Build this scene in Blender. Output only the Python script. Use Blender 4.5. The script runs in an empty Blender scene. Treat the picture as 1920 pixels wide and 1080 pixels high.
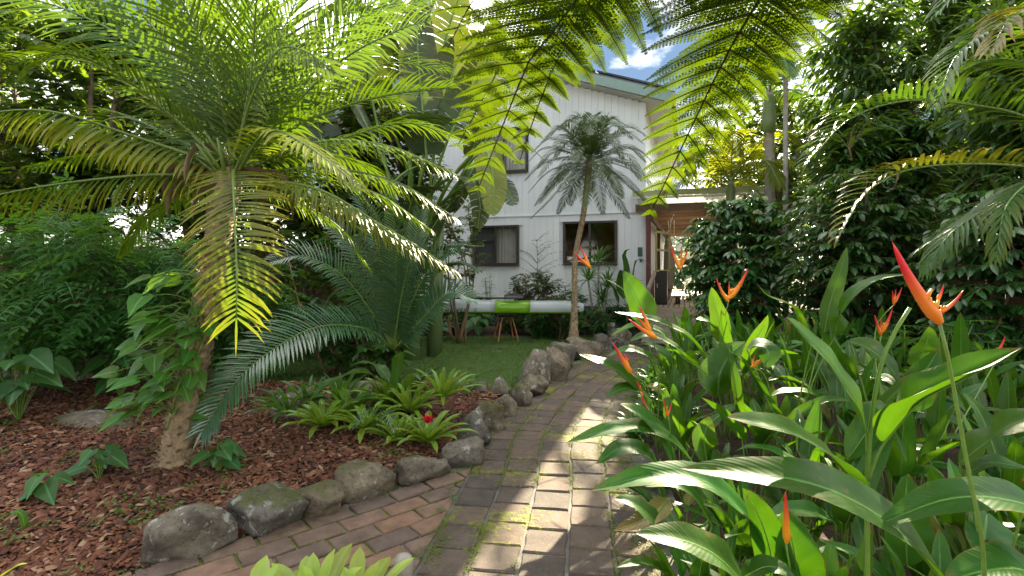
import bpy, bmesh, math, random
import numpy as np
from mathutils import Vector as V, Matrix, noise as mnoise

# ------------------------------------------------------------------ camera, sky, sun, exposure
scene = bpy.context.scene
COL = scene.collection
CZ = 1.45                                   # eye height
SUN = V((0.435, 1.0, 0.585)).normalized()   # towards the sun: ahead, to the right, low
cam = bpy.data.objects.new('camera', bpy.data.cameras.new('camera'))
COL.objects.link(cam)
cam.location = (0, 0, CZ); cam.rotation_euler = (math.radians(90), 0, 0)
cam.data.sensor_width = 36; cam.data.lens = 18
cam.data.shift_y = -40/1920
cam.data.clip_start = 0.05; cam.data.clip_end = 2000
scene.camera = cam
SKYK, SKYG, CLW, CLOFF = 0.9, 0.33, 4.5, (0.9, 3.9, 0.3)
world = bpy.data.worlds.new('World'); scene.world = world; world.use_nodes = True
wn = world.node_tree.nodes; wl = world.node_tree.links
sky = wn.new('ShaderNodeTexSky'); sky.sky_type = 'NISHITA'; sky.sun_disc = False
sky.sun_elevation = math.asin(SUN.z); sky.sun_rotation = math.atan2(SUN.x, SUN.y)
sky.air_density = 1.0; sky.dust_density = 0.0; sky.ozone_density = 1.0
# the camera's tone response: the glow round the sun is held back evenly over the whole sky
bw_ = wn.new('ShaderNodeRGBToBW'); wl.new(sky.outputs[0], bw_.inputs[0])
k1 = wn.new('ShaderNodeMath'); k1.operation = 'MULTIPLY_ADD'; wl.new(bw_.outputs[0], k1.inputs[0]); k1.inputs[1].default_value = SKYK; k1.inputs[2].default_value = 1.0
k2 = wn.new('ShaderNodeMath'); k2.operation = 'DIVIDE'; k2.inputs[0].default_value = SKYG; wl.new(k1.outputs[0], k2.inputs[1])
k3 = wn.new('ShaderNodeVectorMath'); k3.operation = 'SCALE'; wl.new(sky.outputs[0], k3.inputs[0]); wl.new(k2.outputs[0], k3.inputs['Scale'])
# broken cloud added over the whole sky, brightened and warmed to fill the shade
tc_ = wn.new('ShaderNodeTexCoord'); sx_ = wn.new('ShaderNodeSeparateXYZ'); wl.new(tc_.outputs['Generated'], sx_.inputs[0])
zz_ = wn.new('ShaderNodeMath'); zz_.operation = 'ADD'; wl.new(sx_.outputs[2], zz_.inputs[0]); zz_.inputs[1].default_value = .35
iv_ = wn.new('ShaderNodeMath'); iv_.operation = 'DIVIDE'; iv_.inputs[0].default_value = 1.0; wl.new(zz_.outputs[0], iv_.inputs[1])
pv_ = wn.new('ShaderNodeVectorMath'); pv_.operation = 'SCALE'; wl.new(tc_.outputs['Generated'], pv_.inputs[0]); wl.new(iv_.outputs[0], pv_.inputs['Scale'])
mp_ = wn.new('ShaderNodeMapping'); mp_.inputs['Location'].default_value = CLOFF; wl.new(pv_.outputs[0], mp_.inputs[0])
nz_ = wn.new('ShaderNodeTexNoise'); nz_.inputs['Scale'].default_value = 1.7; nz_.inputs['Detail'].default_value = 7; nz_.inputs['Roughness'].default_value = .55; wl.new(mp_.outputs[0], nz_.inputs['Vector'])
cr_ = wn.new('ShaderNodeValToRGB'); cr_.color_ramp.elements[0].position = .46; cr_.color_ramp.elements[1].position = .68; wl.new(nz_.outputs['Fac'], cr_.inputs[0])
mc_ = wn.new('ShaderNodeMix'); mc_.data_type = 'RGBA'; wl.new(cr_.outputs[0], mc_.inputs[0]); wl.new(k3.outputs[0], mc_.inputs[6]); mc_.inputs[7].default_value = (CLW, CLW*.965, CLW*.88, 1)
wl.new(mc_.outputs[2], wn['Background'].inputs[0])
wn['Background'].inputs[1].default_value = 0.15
sun = bpy.data.objects.new('sun', bpy.data.lights.new('sun', 'SUN'))
COL.objects.link(sun); sun.location = SUN*60
sun.rotation_euler = (-SUN).to_track_quat('-Z', 'Y').to_euler()
sun.data.energy = 2.6; sun.data.angle = math.radians(0.5); sun.data.color = (1.0, 0.87, 0.62)
scene.view_settings.view_transform = 'Standard'; scene.view_settings.look = 'None'
scene.view_settings.exposure = 3.4; scene.view_settings.gamma = 1.0
scene.render.engine = 'CYCLES'
scene.cycles.use_denoising = True
scene.cycles.max_bounces = 9; scene.cycles.diffuse_bounces = 4; scene.cycles.glossy_bounces = 3
scene.cycles.transmission_bounces = 5; scene.cycles.transparent_max_bounces = 8
scene.cycles.sample_clamp_indirect = 6.0

# ------------------------------------------------------------------ helpers
rnd = random.Random(7)
nrs = np.random.RandomState(11)
U = rnd.uniform
def P(px, py, d): return V(((px-960)/960*d, d, CZ-(py-500)/960*d))
def G(px, py):
    d = 960*CZ/(py-500); return V(((px-960)/960*d, d, 0))
def lerp(a, b, t): return a+(b-a)*t
Z = V((0, 0, 1))

def tag(o, label=None, cat=None, group=None, kind=None):
    if label: o['label'] = label
    if cat: o['category'] = cat
    if group: o['group'] = group
    if kind: o['kind'] = kind
    return o
def empty(name, loc, label=None, cat=None, group=None, kind=None):
    o = bpy.data.objects.new(name, None); COL.objects.link(o); o.location = loc
    o.empty_display_size = 0.1
    return tag(o, label, cat, group, kind)
def link(name, me, mat, parent=None, loc=None):
    o = bpy.data.objects.new(name, me); COL.objects.link(o)
    if mat is not None and not me.materials: me.materials.append(mat)
    if loc is not None: o.location = loc
    if parent is not None:
        o.parent = parent
        o.matrix_parent_inverse = Matrix.Translation(-wloc(parent))
    return o
def wloc(o):
    # objects built here are never rotated before their children are attached
    m = o.matrix_basis.copy(); q = o
    while q.parent is not None:
        m = q.matrix_parent_inverse @ m; m = q.parent.matrix_basis @ m; q = q.parent
    return m.translation
class MB:
    def __init__(s): s.v = []; s.f = []; s.t = []; s.uv = []
    def vert(s, p, t=0.0, uv=(0, 0)):
        s.v.append((p[0], p[1], p[2])); s.t.append(t); s.uv.append(uv); return len(s.v)-1
    def mesh(s, name, smooth=True):
        me = bpy.data.meshes.new(name); me.from_pydata(s.v, [], s.f)
        a = me.attributes.new('tint', 'FLOAT', 'POINT'); a.data.foreach_set('value', s.t)
        if any(u != (0, 0) for u in s.uv):
            l = me.uv_layers.new(name='UVMap')
            idx = np.empty(len(me.loops), dtype=np.int32); me.loops.foreach_get('vertex_index', idx)
            l.data.foreach_set('uv', np.array(s.uv, dtype=np.float32)[idx].ravel())
        if smooth: me.polygons.foreach_set('use_smooth', [True]*len(me.polygons))
        return me
    def build(s, name, mat, parent=None, smooth=True): return link(name, s.mesh(name, smooth), mat, parent)
    def box(s, c, size, ax=None, ay=None, az=None):
        ax = ax or V((1, 0, 0)); ay = ay or V((0, 1, 0)); az = az or Z; b = len(s.v)
        for k in (-.5, .5):
            for j in (-.5, .5):
                for i in (-.5, .5): s.vert(c+ax*i*size[0]+ay*j*size[1]+az*k*size[2])
        for q in ((0, 2, 3, 1), (4, 5, 7, 6), (0, 1, 5, 4), (2, 6, 7, 3), (0, 4, 6, 2), (1, 3, 7, 5)):
            s.f.append(tuple(b+i for i in q))
    def bar(s, a, b_, w, h, up=Z):
        ay = (b_-a).normalized(); ax = ay.cross(up)
        if ax.length < 1e-4: ax = V((1, 0, 0))
        ax.normalize(); az = ax.cross(ay)
        s.box((a+b_)/2, (w, (b_-a).length, h), ax, ay, az)
    def tube(s, pts, rad, ns=6, tints=None, cap=True):
        n = len(pts); rings = []; ref = None
        for i, p in enumerate(pts):
            T = (pts[min(i+1, n-1)]-pts[max(i-1, 0)])
            T = T.normalized() if T.length > 1e-9 else Z
            if ref is None: ref = T.orthogonal().normalized()
            ref = (ref-T*ref.dot(T)); ref = ref.normalized() if ref.length > 1e-6 else T.orthogonal().normalized()
            bi = T.cross(ref); r = rad[i] if hasattr(rad, '__len__') else rad; ring = []
            for k in range(ns):
                a = 2*math.pi*k/ns
                ring.append(s.vert(p+(ref*math.cos(a)+bi*math.sin(a))*r, tints[i] if tints else 0.0, (k/ns+.01, i/n)))
            rings.append(ring)
        for i in range(n-1):
            for k in range(ns):
                s.f.append((rings[i][k], rings[i][(k+1) % ns], rings[i+1][(k+1) % ns], rings[i+1][k]))
        if cap: s.f.append(tuple(rings[0][::-1])); s.f.append(tuple(rings[-1]))
    def leaflet(s, base, d, n, L, w, droop=.3, nseg=3, fold=.3, t0=0., t1=0., prof=None):
        """a narrow V-folded blade that bends down along its length"""
        p = base.copy(); d = d.normalized(); rows = []
        prof = prof or ((.45, 1, .7) if nseg == 3 else (.4, .9, 1, .62))
        for i in range(nseg):
            sd = d.cross(n); sd = sd.normalized() if sd.length > 1e-6 else V((1, 0, 0))
            nn = sd.cross(d); hw = w*prof[i]*.5; t = lerp(t0, t1, i/nseg); vv = i/nseg+.001
            rows.append((s.vert(p-sd*hw+nn*hw*fold, t, (-1, vv)), s.vert(p, t, (0, vv)), s.vert(p+sd*hw+nn*hw*fold, t, (1, vv))))
            p = p+d*(L/nseg)
            d = (d+V((0, 0, -droop*(i+1)/nseg))).normalized()
        tip = s.vert(p, t1, (0, 1))
        for a, b in zip(rows[:-1], rows[1:]):
            s.f.append((a[0], a[1], b[1], b[0])); s.f.append((a[1], a[2], b[2], b[1]))
        a = rows[-1]; s.f.append((a[0], a[1], tip)); s.f.append((a[1], a[2], tip))

def curve(pts, n):
    """Catmull-Rom through pts, resampled to n+1 even points"""
    q = [pts[0]*2-pts[1]]+list(pts)+[pts[-1]*2-pts[-2]]; out = []
    for i in range(1, len(q)-2):
        for k in range(16):
            t = k/16; a, b, c, d = q[i-1], q[i], q[i+1], q[i+2]
            out.append(.5*((2*b)+(c-a)*t+(2*a-5*b+4*c-d)*t*t+(3*b-a-3*c+d)*t**3))
    out.append(q[-2].copy())
    L = [0]
    for a, b in zip(out[:-1], out[1:]): L.append(L[-1]+(b-a).length)
    res = []; j = 0
    for i in range(n+1):
        s = L[-1]*i/n
        while j < len(L)-2 and L[j+1] < s: j += 1
        f = (s-L[j])/max(1e-9, L[j+1]-L[j]); res.append(out[j].lerp(out[j+1], min(1, max(0, f))))
    return res
def length(pts): return sum((b-a).length for a, b in zip(pts[:-1], pts[1:]))

def mesh_np(name, verts, tris, tint=None, uv=None, smooth=True):
    me = bpy.data.meshes.new(name); nv = len(verts); nt = len(tris)
    me.vertices.add(nv); me.vertices.foreach_set('co', np.ascontiguousarray(verts, dtype=np.float32).ravel())
    me.loops.add(nt*3); me.loops.foreach_set('vertex_index', np.ascontiguousarray(tris, dtype=np.int32).ravel())
    me.polygons.add(nt); me.polygons.foreach_set('loop_start', np.arange(0, nt*3, 3, dtype=np.int32))
    me.polygons.foreach_set('loop_total', np.full(nt, 3, dtype=np.int32))
    if smooth: me.polygons.foreach_set('use_smooth', np.ones(nt, dtype=bool))
    if tint is not None:
        a = me.attributes.new('tint', 'FLOAT', 'POINT'); a.data.foreach_set('value', np.ascontiguousarray(tint, dtype=np.float32))
    if uv is not None:
        l = me.uv_layers.new(name='UVMap')
        l.data.foreach_set('uv', np.ascontiguousarray(uv[np.asarray(tris).ravel()], dtype=np.float32).ravel())
    me.update(calc_edges=True); me.validate(); return me
def nrm(a): return a/np.maximum(np.linalg.norm(a, axis=1, keepdims=True), 1e-9)
def scatter(name, T, pos, X, N, sc, tint, mat, parent=None, smooth=True):
    """copies of a template leaf T=(verts,tris,uv) merged in one mesh: X along the leaf, N its normal"""
    tv, tf, tu = T; X = nrm(np.asarray(X, float)); Y = nrm(np.cross(np.asarray(N, float), X)); Nn = np.cross(X, Y)
    pos = np.asarray(pos, float); sc = np.asarray(sc, float).reshape(-1, 1, 1); n = len(pos); k = len(tv)
    vv = pos[:, None, :]+sc*(tv[None, :, 0:1]*X[:, None, :]+tv[None, :, 1:2]*Y[:, None, :]+tv[None, :, 2:3]*Nn[:, None, :])
    ff = tf[None]+(np.arange(n)*k)[:, None, None]
    me = mesh_np(name, vv.reshape(-1, 3), ff.reshape(-1, 3), np.repeat(np.asarray(tint, float), k), np.tile(tu, (n, 1)), smooth)
    return link(name, me, mat, parent)
def leaf_T(widths, fold=.2, curl=.15, x0=0.):
    """template leaf of unit length; widths = full width at the inner sections"""
    n = len(widths)+1; v = [(x0, 0, 0)]; u = [(0, 0.001)]; f = []
    for i, w in enumerate(widths):
        x = (i+1)/n; z = -curl*x*x
        v += [(x0+x, -w/2, z+fold*w/2), (x0+x, 0, z), (x0+x, w/2, z+fold*w/2)]; u += [(-1, x), (0, x), (1, x)]
    v.append((x0+1, 0, -curl)); u.append((0, 1)); e = len(v)-1
    f += [(0, 2, 1), (0, 3, 2)]
    for i in range(len(widths)-1):
        a = 1+3*i; b = a+3
        f += [(a, a+1, b+1), (a, b+1, b), (a+1, a+2, b+2), (a+1, b+2, b+1)]
    a = 1+3*(len(widths)-1); f += [(a, a+1, e), (a+1, a+2, e)]
    return np.array(v, float), np.array(f, int), np.array(u, float)
def compound_T(npair, ll, lw, arch=.35):
    """template compound leaf of unit length with npair pairs of leaflets and an end leaflet"""
    L = leaf_T((lw*.9, lw*.8), .15, .1); vs = []; fs = []; us = []; b = 0
    items = []
    for i in range(npair):
        x = .18+.76*i/(npair-1)
        for s in (-1, 1): items.append((x, s*68, 1-.35*abs(x-.55)))
    items.append((.96, 0, 1.05))
    for x, a, q in items:
        a = math.radians(a); z = -arch*x*x; c, s_ = math.cos(a), math.sin(a)
        v = L[0].copy()*ll*q
        w = np.stack([x+v[:, 0]*c-v[:, 1]*s_, v[:, 0]*s_+v[:, 1]*c, z+v[:, 2]-.25*abs(s_)*v[:, 0]], 1)
        vs.append(w); fs.append(L[1]+b); us.append(L[2]); b += len(w)
    # thin midrib
    r = .006; vs.append(np.array([(0, -r, 0), (0, r, 0), (.5, -r, -arch*.25), (.5, r, -arch*.25), (1, 0, -arch)])); us.append(np.zeros((5, 2)))
    fs.append(np.array([(0, 1, 3), (0, 3, 2), (2, 3, 4)])+b)
    return np.concatenate(vs), np.concatenate(fs), np.concatenate(us)

# ------------------------------------------------------------------ materials
def new_mat(name):
    m = bpy.data.materials.new(name); m.use_nodes = True; nt = m.node_tree
    b = nt.nodes['Principled BSDF']; return m, nt.nodes, nt.links, b
def mixc(n, l, fac, a, b, mode='MIX'):
    x = n.new('ShaderNodeMix'); x.data_type = 'RGBA'; x.blend_type = mode
    for i, val in ((0, fac), (6, a), (7, b)):
        if hasattr(val, 'is_linked') or hasattr(val, 'links'): l.new(val, x.inputs[i])
        elif i == 0: x.inputs[0].default_value = val
        else: x.inputs[i].default_value = (*val, 1)
    return x.outputs[2]
def ramp(n, l, src, stops):
    r = n.new('ShaderNodeValToRGB'); l.new(src, r.inputs[0]); e = r.color_ramp.elements
    while len(e) < len(stops): e.new(.5)
    for k, (p, c) in zip(e, stops): k.position = p; k.color = (*c, 1) if len(c) == 3 else c
    return r.outputs[0]
def ntex(n, l, scale, detail=4, coord='Object', rough=.6, vec=None):
    t = n.new('ShaderNodeTexNoise'); t.inputs['Scale'].default_value = scale; t.inputs['Detail'].default_value = detail
    t.inputs['Roughness'].default_value = rough
    if vec is None:
        c = n.new('ShaderNodeTexCoord'); vec = c.outputs[coord]
    l.new(vec, t.inputs['Vector']); return t.outputs['Fac']
def math_(n, l, op, a, b=None, c=None):
    x = n.new('ShaderNodeMath'); x.operation = op
    for i, v_ in enumerate((a, b, c)):
        if v_ is None: continue
        if isinstance(v_, (int, float)): x.inputs[i].default_value = v_
        else: l.new(v_, x.inputs[i])
    return x.outputs[0]
def bump(n, l, b, h, strength=.3, dist=.01):
    x = n.new('ShaderNodeBump'); x.inputs['Strength'].default_value = strength; x.inputs['Distance'].default_value = dist
    l.new(h, x.inputs['Height']); l.new(x.outputs[0], b.inputs['Normal']); return x
def mat_plain(name, col, rough=.6, var=.25, scale=8, bumpk=.15, metal=0, spec=.5, grain=None, rv=.3):
    m, n, l, b = new_mat(name)
    f = ntex(n, l, scale, 5)
    dark = tuple(c*(1-var) for c in col); lite = tuple(min(1, c*(1+var)) for c in col)
    c = ramp(n, l, f, [(.3, dark), (.7, lite)])
    oi = n.new('ShaderNodeObjectInfo')
    hv = n.new('ShaderNodeHueSaturation'); l.new(c, hv.inputs['Color'])
    l.new(math_(n, l, 'MULTIPLY_ADD', oi.outputs['Random'], rv, 1-rv/2), hv.inputs['Value'])
    l.new(hv.outputs[0], b.inputs['Base Color'])
    b.inputs['Roughness'].default_value = rough; b.inputs['Metallic'].default_value = metal
    b.inputs['Specular IOR Level'].default_value = spec
    if grain:
        tc = n.new('ShaderNodeTexCoord'); mp = n.new('ShaderNodeMapping'); mp.inputs['Scale'].default_value = grain
        l.new(tc.outputs['Object'], mp.inputs[0]); g = ntex(n, l, 1.0, 5, vec=mp.outputs[0])
        c2 = mixc(n, l, .5, hv.outputs[0], ramp(n, l, g, [(.3, tuple(x*.5 for x in col)), (.7, tuple(min(1, x*1.4) for x in col))]))
        l.new(c2, b.inputs['Base Color']); f = g
    if bumpk: bump(n, l, b, f, bumpk, .02)
    return m
def mat_leaf(name, c1, c2, tr, tfac=.4, rough=.35, vein=0., tr2=None, spec=.5, rib=0., wear=0.):
    """leaf: glossy top layer over diffuse reflection, light let through in colour tr; tint attribute mixes c1 -> c2"""
    m, n, l, b = new_mat(name); out = n['Material Output']
    at = n.new('ShaderNodeAttribute'); at.attribute_name = 'tint'; tf = at.outputs['Fac']
    base = mixc(n, l, tf, c1, c2)
    tcol = mixc(n, l, tf, tr, tr2 or tr)
    f = ntex(n, l, 5.0, 4)
    oi = n.new('ShaderNodeObjectInfo')
    val = math_(n, l, 'MULTIPLY_ADD', f, .9, .55); val = math_(n, l, 'MULTIPLY', val, math_(n, l, 'MULTIPLY_ADD', oi.outputs['Random'], .35, .83))
    h1 = n.new('ShaderNodeHueSaturation'); l.new(base, h1.inputs['Color']); l.new(val, h1.inputs['Value'])
    l.new(math_(n, l, 'MULTIPLY_ADD', oi.outputs['Random'], .03, .485), h1.inputs['Hue'])
    col = h1.outputs[0]; h = None
    if vein or rib:
        uv = n.new('ShaderNodeUVMap'); uv.uv_map = 'UVMap'; sp = n.new('ShaderNodeSeparateXYZ'); l.new(uv.outputs[0], sp.inputs[0])
        au = math_(n, l, 'ABSOLUTE', sp.outputs[0])
        if rib:
            mr = n.new('ShaderNodeMapRange'); mr.inputs[1].default_value = rib; mr.inputs[2].default_value = rib*2.2
            mr.inputs[3].default_value = .75; mr.inputs[4].default_value = 0.; l.new(au, mr.inputs[0])
            col = mixc(n, l, mr.outputs[0], col, tuple(min(1, c*2.2+.05) for c in c1))
        if vein:
            k = math_(n, l, 'MULTIPLY_ADD', sp.outputs[1], 170., math_(n, l, 'MULTIPLY', au, -26.))
            h = math_(n, l, 'SINE', k)
            k2 = math_(n, l, 'SINE', math_(n, l, 'MULTIPLY_ADD', sp.outputs[1], 71., math_(n, l, 'MULTIPLY', au, -13.)))
            h = math_(n, l, 'MULTIPLY_ADD', k2, .5, math_(n, l, 'MULTIPLY', h, .45))
            hm = math_(n, l, 'MULTIPLY_ADD', h, .06, .97)
            h2 = n.new('ShaderNodeHueSaturation'); l.new(col, h2.inputs['Color']); l.new(hm, h2.inputs['Value']); col = h2.outputs[0]
            bump(n, l, b, h, vein, .003)
    if wear:   # brown flecks and scorched margins
        g1 = ntex(n, l, 38, 3); g2 = ntex(n, l, 9, 4)
        k = math_(n, l, 'ADD', math_(n, l, 'MULTIPLY', g1, .55), math_(n, l, 'MULTIPLY', g2, .5))
        if vein or rib: k = math_(n, l, 'ADD', k, math_(n, l, 'MULTIPLY', math_(n, l, 'POWER', math_(n, l, 'MAXIMUM', au, sp.outputs[1]), 14.), wear))
        mkw = ramp(n, l, k, [(.665, (0, 0, 0)), (.70, (.85, .85, .85))])
        col = mixc(n, l, mkw, col, (.13, .075, .025)); tcol = mixc(n, l, mkw, tcol, (.08, .04, .01))
        yl = ramp(n, l, k, [(.60, (0, 0, 0)), (.72, (.5, .5, .5))]); col = mixc(n, l, yl, col, (.16, .17, .025))
    l.new(col, b.inputs['Base Color']); b.inputs['Roughness'].default_value = rough
    rr = math_(n, l, 'MULTIPLY_ADD', f, .25, rough-.1); l.new(rr, b.inputs['Roughness'])
    b.inputs['Specular IOR Level'].default_value = spec
    t = n.new('ShaderNodeBsdfTranslucent')
    h3 = n.new('ShaderNodeHueSaturation'); l.new(tcol, h3.inputs['Color']); l.new(math_(n, l, 'MULTIPLY_ADD', f, .6, .7), h3.inputs['Value'])
    l.new(h3.outputs[0], t.inputs['Color'])
    mx = n.new('ShaderNodeMixShader'); mx.inputs[0].default_value = tfac
    l.new(b.outputs[0], mx.inputs[1]); l.new(t.outputs[0], mx.inputs[2]); l.new(mx.outputs[0], out.inputs['Surface'])
    return m
# ------------------------------------------------------------------ materials of the setting
def mat_ground():
    m, n, l, b = new_mat('soil'); f = ntex(n, l, 3.0, 6); g = ntex(n, l, 40, 4)
    c = ramp(n, l, f, [(.3, (.028, .017, .011)), (.7, (.075, .04, .024))])
    c = mixc(n, l, ramp(n, l, ntex(n, l, .7, 4), [(.56, (0, 0, 0)), (.72, (.7, .7, .7))]), c, (.04, .05, .015))
    l.new(c, b.inputs['Base Color']); b.inputs['Roughness'].default_value = .95; bump(n, l, b, g, .6, .02); return m
def mat_paver(name, col, moss, spk=.5, rough=.85, edge=0.):
    m, n, l, b = new_mat(name)
    geo = n.new('ShaderNodeNewGeometry'); pos = geo.outputs['Position']
    f = ntex(n, l, 9, 6, vec=pos); g = ntex(n, l, 160, 3, vec=pos)
    c = ramp(n, l, f, [(.3, tuple(x*.62 for x in col)), (.72, tuple(x*1.3 for x in col))])
    oi = n.new('ShaderNodeObjectInfo'); hv = n.new('ShaderNodeHueSaturation'); l.new(c, hv.inputs['Color'])
    l.new(math_(n, l, 'MULTIPLY_ADD', oi.outputs['Random'], .55, .72), hv.inputs['Value'])
    l.new(math_(n, l, 'MULTIPLY_ADD', oi.outputs['Random'], .35, .75), hv.inputs['Saturation'])
    c = mixc(n, l, ramp(n, l, g, [(.58, (0, 0, 0)), (.72, (spk, spk, spk))]), hv.outputs[0], tuple(min(1, x*2.0+.06) for x in col))
    c = mixc(n, l, ramp(n, l, g, [(.28, (.75, .75, .75)), (.42, (0, 0, 0))]), c, tuple(x*.25 for x in col))
    big = ntex(n, l, 1.3, 3, vec=pos); small = ntex(n, l, 28, 5, vec=pos)
    k = math_(n, l, 'ADD', big, math_(n, l, 'MULTIPLY', math_(n, l, 'SUBTRACT', small, .5), .55))
    k = math_(n, l, 'ADD', k, math_(n, l, 'MULTIPLY', math_(n, l, 'SUBTRACT', oi.outputs['Random'], .5), .12))
    if edge:      # moss creeps in from the joints
        tcn = n.new('ShaderNodeTexCoord'); sxn = n.new('ShaderNodeSeparateXYZ'); l.new(tcn.outputs['Object'], sxn.inputs[0])
        mxn = math_(n, l, 'MAXIMUM', math_(n, l, 'ABSOLUTE', sxn.outputs[0]), math_(n, l, 'ABSOLUTE', sxn.outputs[1]))
        k = math_(n, l, 'ADD', k, math_(n, l, 'MULTIPLY', math_(n, l, 'POWER', math_(n, l, 'MULTIPLY', mxn, 1/.115), 5.), edge))
    mk = ramp(n, l, k, [(moss, (0, 0, 0)), (moss+.1, (.9, .9, .9))])
    mc = ramp(n, l, small, [(.3, (.06, .075, .008)), (.7, (.23, .25, .02))])
    c = mixc(n, l, mk, c, mc); l.new(c, b.inputs['Base Color']); b.inputs['Roughness'].default_value = rough
    h = math_(n, l, 'MULTIPLY_ADD', g, .5, math_(n, l, 'MULTIPLY_ADD', mk, .9, f)); bump(n, l, b, h, .55, .008); return m
def mat_rock():
    m, n, l, b = new_mat('rock'); geo = n.new('ShaderNodeNewGeometry'); pos = geo.outputs['Position']
    f = ntex(n, l, 5, 8, vec=pos, rough=.7); g = ntex(n, l, 45, 6, vec=pos, rough=.7)
    oi = n.new('ShaderNodeObjectInfo')
    c = ramp(n, l, f, [(.3, (.05, .04, .03)), (.5, (.17, .135, .095)), (.72, (.30, .25, .18))])
    hv = n.new('ShaderNodeHueSaturation'); l.new(c, hv.inputs['Color']); l.new(math_(n, l, 'MULTIPLY_ADD', oi.outputs['Random'], .5, .7), hv.inputs['Value'])
    l.new(math_(n, l, 'MULTIPLY_ADD', oi.outputs['Random'], .5, .6), hv.inputs['Saturation'])
    c = mixc(n, l, ramp(n, l, g, [(.3, (.85, .85, .85)), (.48, (0, 0, 0))]), hv.outputs[0], (.02, .018, .016))
    lk = math_(n, l, 'ADD', ntex(n, l, 17, 6, vec=pos), math_(n, l, 'MULTIPLY', ntex(n, l, 3, 2, vec=pos), .5))
    c = mixc(n, l, ramp(n, l, lk, [(.86, (0, 0, 0)), (.93, (.8, .8, .8))]), c, (.4, .4, .37))
    sp = n.new('ShaderNodeSeparateXYZ'); l.new(geo.outputs['Normal'], sp.inputs[0])
    mk = math_(n, l, 'ADD', math_(n, l, 'MULTIPLY', sp.outputs[2], .16), math_(n, l, 'ADD', ntex(n, l, 2.2, 3, vec=pos), math_(n, l, 'MULTIPLY', g, .22)))
    mk = ramp(n, l, mk, [(.74, (0, 0, 0)), (.86, (.85, .85, .85))])
    c = mixc(n, l, mk, c, ramp(n, l, g, [(.3, (.03, .035, .006)), (.7, (.11, .12, .018))]))
    l.new(c, b.inputs['Base Color']); b.inputs['Roughness'].default_value = .9
    bump(n, l, b, math_(n, l, 'MULTIPLY_ADD', g, .5, f), .8, .03); return m
M = {}
M['soil'] = mat_ground()
M['paver'] = mat_paver('dark_paver', (.105, .074, .056), .585, .6, edge=.07)
M['pink'] = mat_paver('pink_paver', (.2, .12, .084), .72, .2)
M['bed'] = mat_paver('joint_sand', (.17, .16, .14), .50, .5)
M['rock'] = mat_rock()
M['turf'] = mat_plain('turf_base', (.05, .10, .022), .95, .4, 12, .3)
M['wall'] = mat_plain('white_weatherboard', (.76, .78, .80), .5, .06, 1.2, .04, rv=.05)
M['dark'] = mat_plain('dark_gap', (.02, .02, .02), .9)
M['frame'] = mat_plain('brown_aluminium', (.045, .036, .03), .4, .1)
M['fascia'] = mat_plain('sage_fascia', (.20, .30, .27), .4, .08)
M['gutter'] = mat_plain('olive_gutter', (.34, .36, .16), .4, .08)
M['soffit'] = mat_plain('soffit', (.52, .5, .48), .7, .1)
M['roof'] = mat_plain('dark_roof', (.06, .065, .075), .4, .15)
M['solar'] = mat_plain('solar_panel', (.015, .017, .025), .15, .1)
M['maroon'] = mat_plain('maroon_paint', (.12, .02, .024), .4, .12)
M['timber'] = mat_plain('brown_timber', (.15, .085, .05), .7, .2, 3, .2, grain=(3, 3, 40))
M['joist'] = mat_plain('lit_band_joist', (.24, .125, .065), .7, .2, 3, .2, grain=(2, 30, 30))
M['deck'] = mat_plain('grey_deck', (.33, .27, .22), .75, .15, 3, .2, grain=(20, 20, 20))
M['fence'] = mat_plain('fence_timber', (.17, .105, .055), .85, .25, 3, .3, grain=(40, 40, 2))
M['lattice'] = mat_plain('green_lattice', (.06, .13, .10), .6, .1)
M['curtain'] = mat_plain('curtain', (.62, .58, .52), .9, .06, 6)
M['screen'] = mat_plain('fly_screen', (.10, .10, .105), .7, .1)
M['room'] = mat_plain('room_lining', (.30, .17, .09), .7, .1)
M['steel'] = mat_plain('galvanised', (.55, .55, .55), .4, .1, metal=.8)
M['black'] = mat_plain('black_plastic', (.02, .02, .022), .4, .1)
M['white'] = mat_plain('white_gel', (.72, .74, .74), .25, .03)
M['palegrey'] = mat_plain('pale_grey_gel', (.52, .57, .58), .25, .04, 3, 0)
M['lime'] = mat_plain('lime_gel', (.19, .42, .015), .25, .04, 3, 0)
M['copper'] = mat_plain('orange_steel', (.50, .17, .07), .4, .1)
M['board'] = mat_plain('surfboard_resin', (.24, .2, .16), .35, .1)
def mat_glass():
    m, n, l, b = new_mat('window_glass'); out = n['Material Output']
    t = n.new('ShaderNodeBsdfTransparent'); t.inputs[0].default_value = (.78, .8, .8, 1)
    g = n.new('ShaderNodeBsdfGlossy'); g.inputs['Roughness'].default_value = .02
    f = n.new('ShaderNodeFresnel'); f.inputs['IOR'].default_value = 1.6
    x = n.new('ShaderNodeMixShader'); l.new(f.outputs[0], x.inputs[0]); l.new(t.outputs[0], x.inputs[1]); l.new(g.outputs[0], x.inputs[2])
    l.new(x.outputs[0], out.inputs['Surface']); return m
M['glass'] = mat_glass()
def mat_poly():
    m, n, l, b = new_mat('clear_roof_sheet'); out = n['Material Output']
    t = n.new('ShaderNodeBsdfTranslucent'); t.inputs[0].default_value = (.75, .72, .62, 1)
    x = n.new('ShaderNodeMixShader'); x.inputs[0].default_value = .5; b.inputs['Base Color'].default_value = (.6, .6, .55, 1)
    l.new(b.outputs[0], x.inputs[1]); l.new(t.outputs[0], x.inputs[2]); l.new(x.outputs[0], out.inputs['Surface']); return m
M['poly'] = mat_poly()

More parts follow.
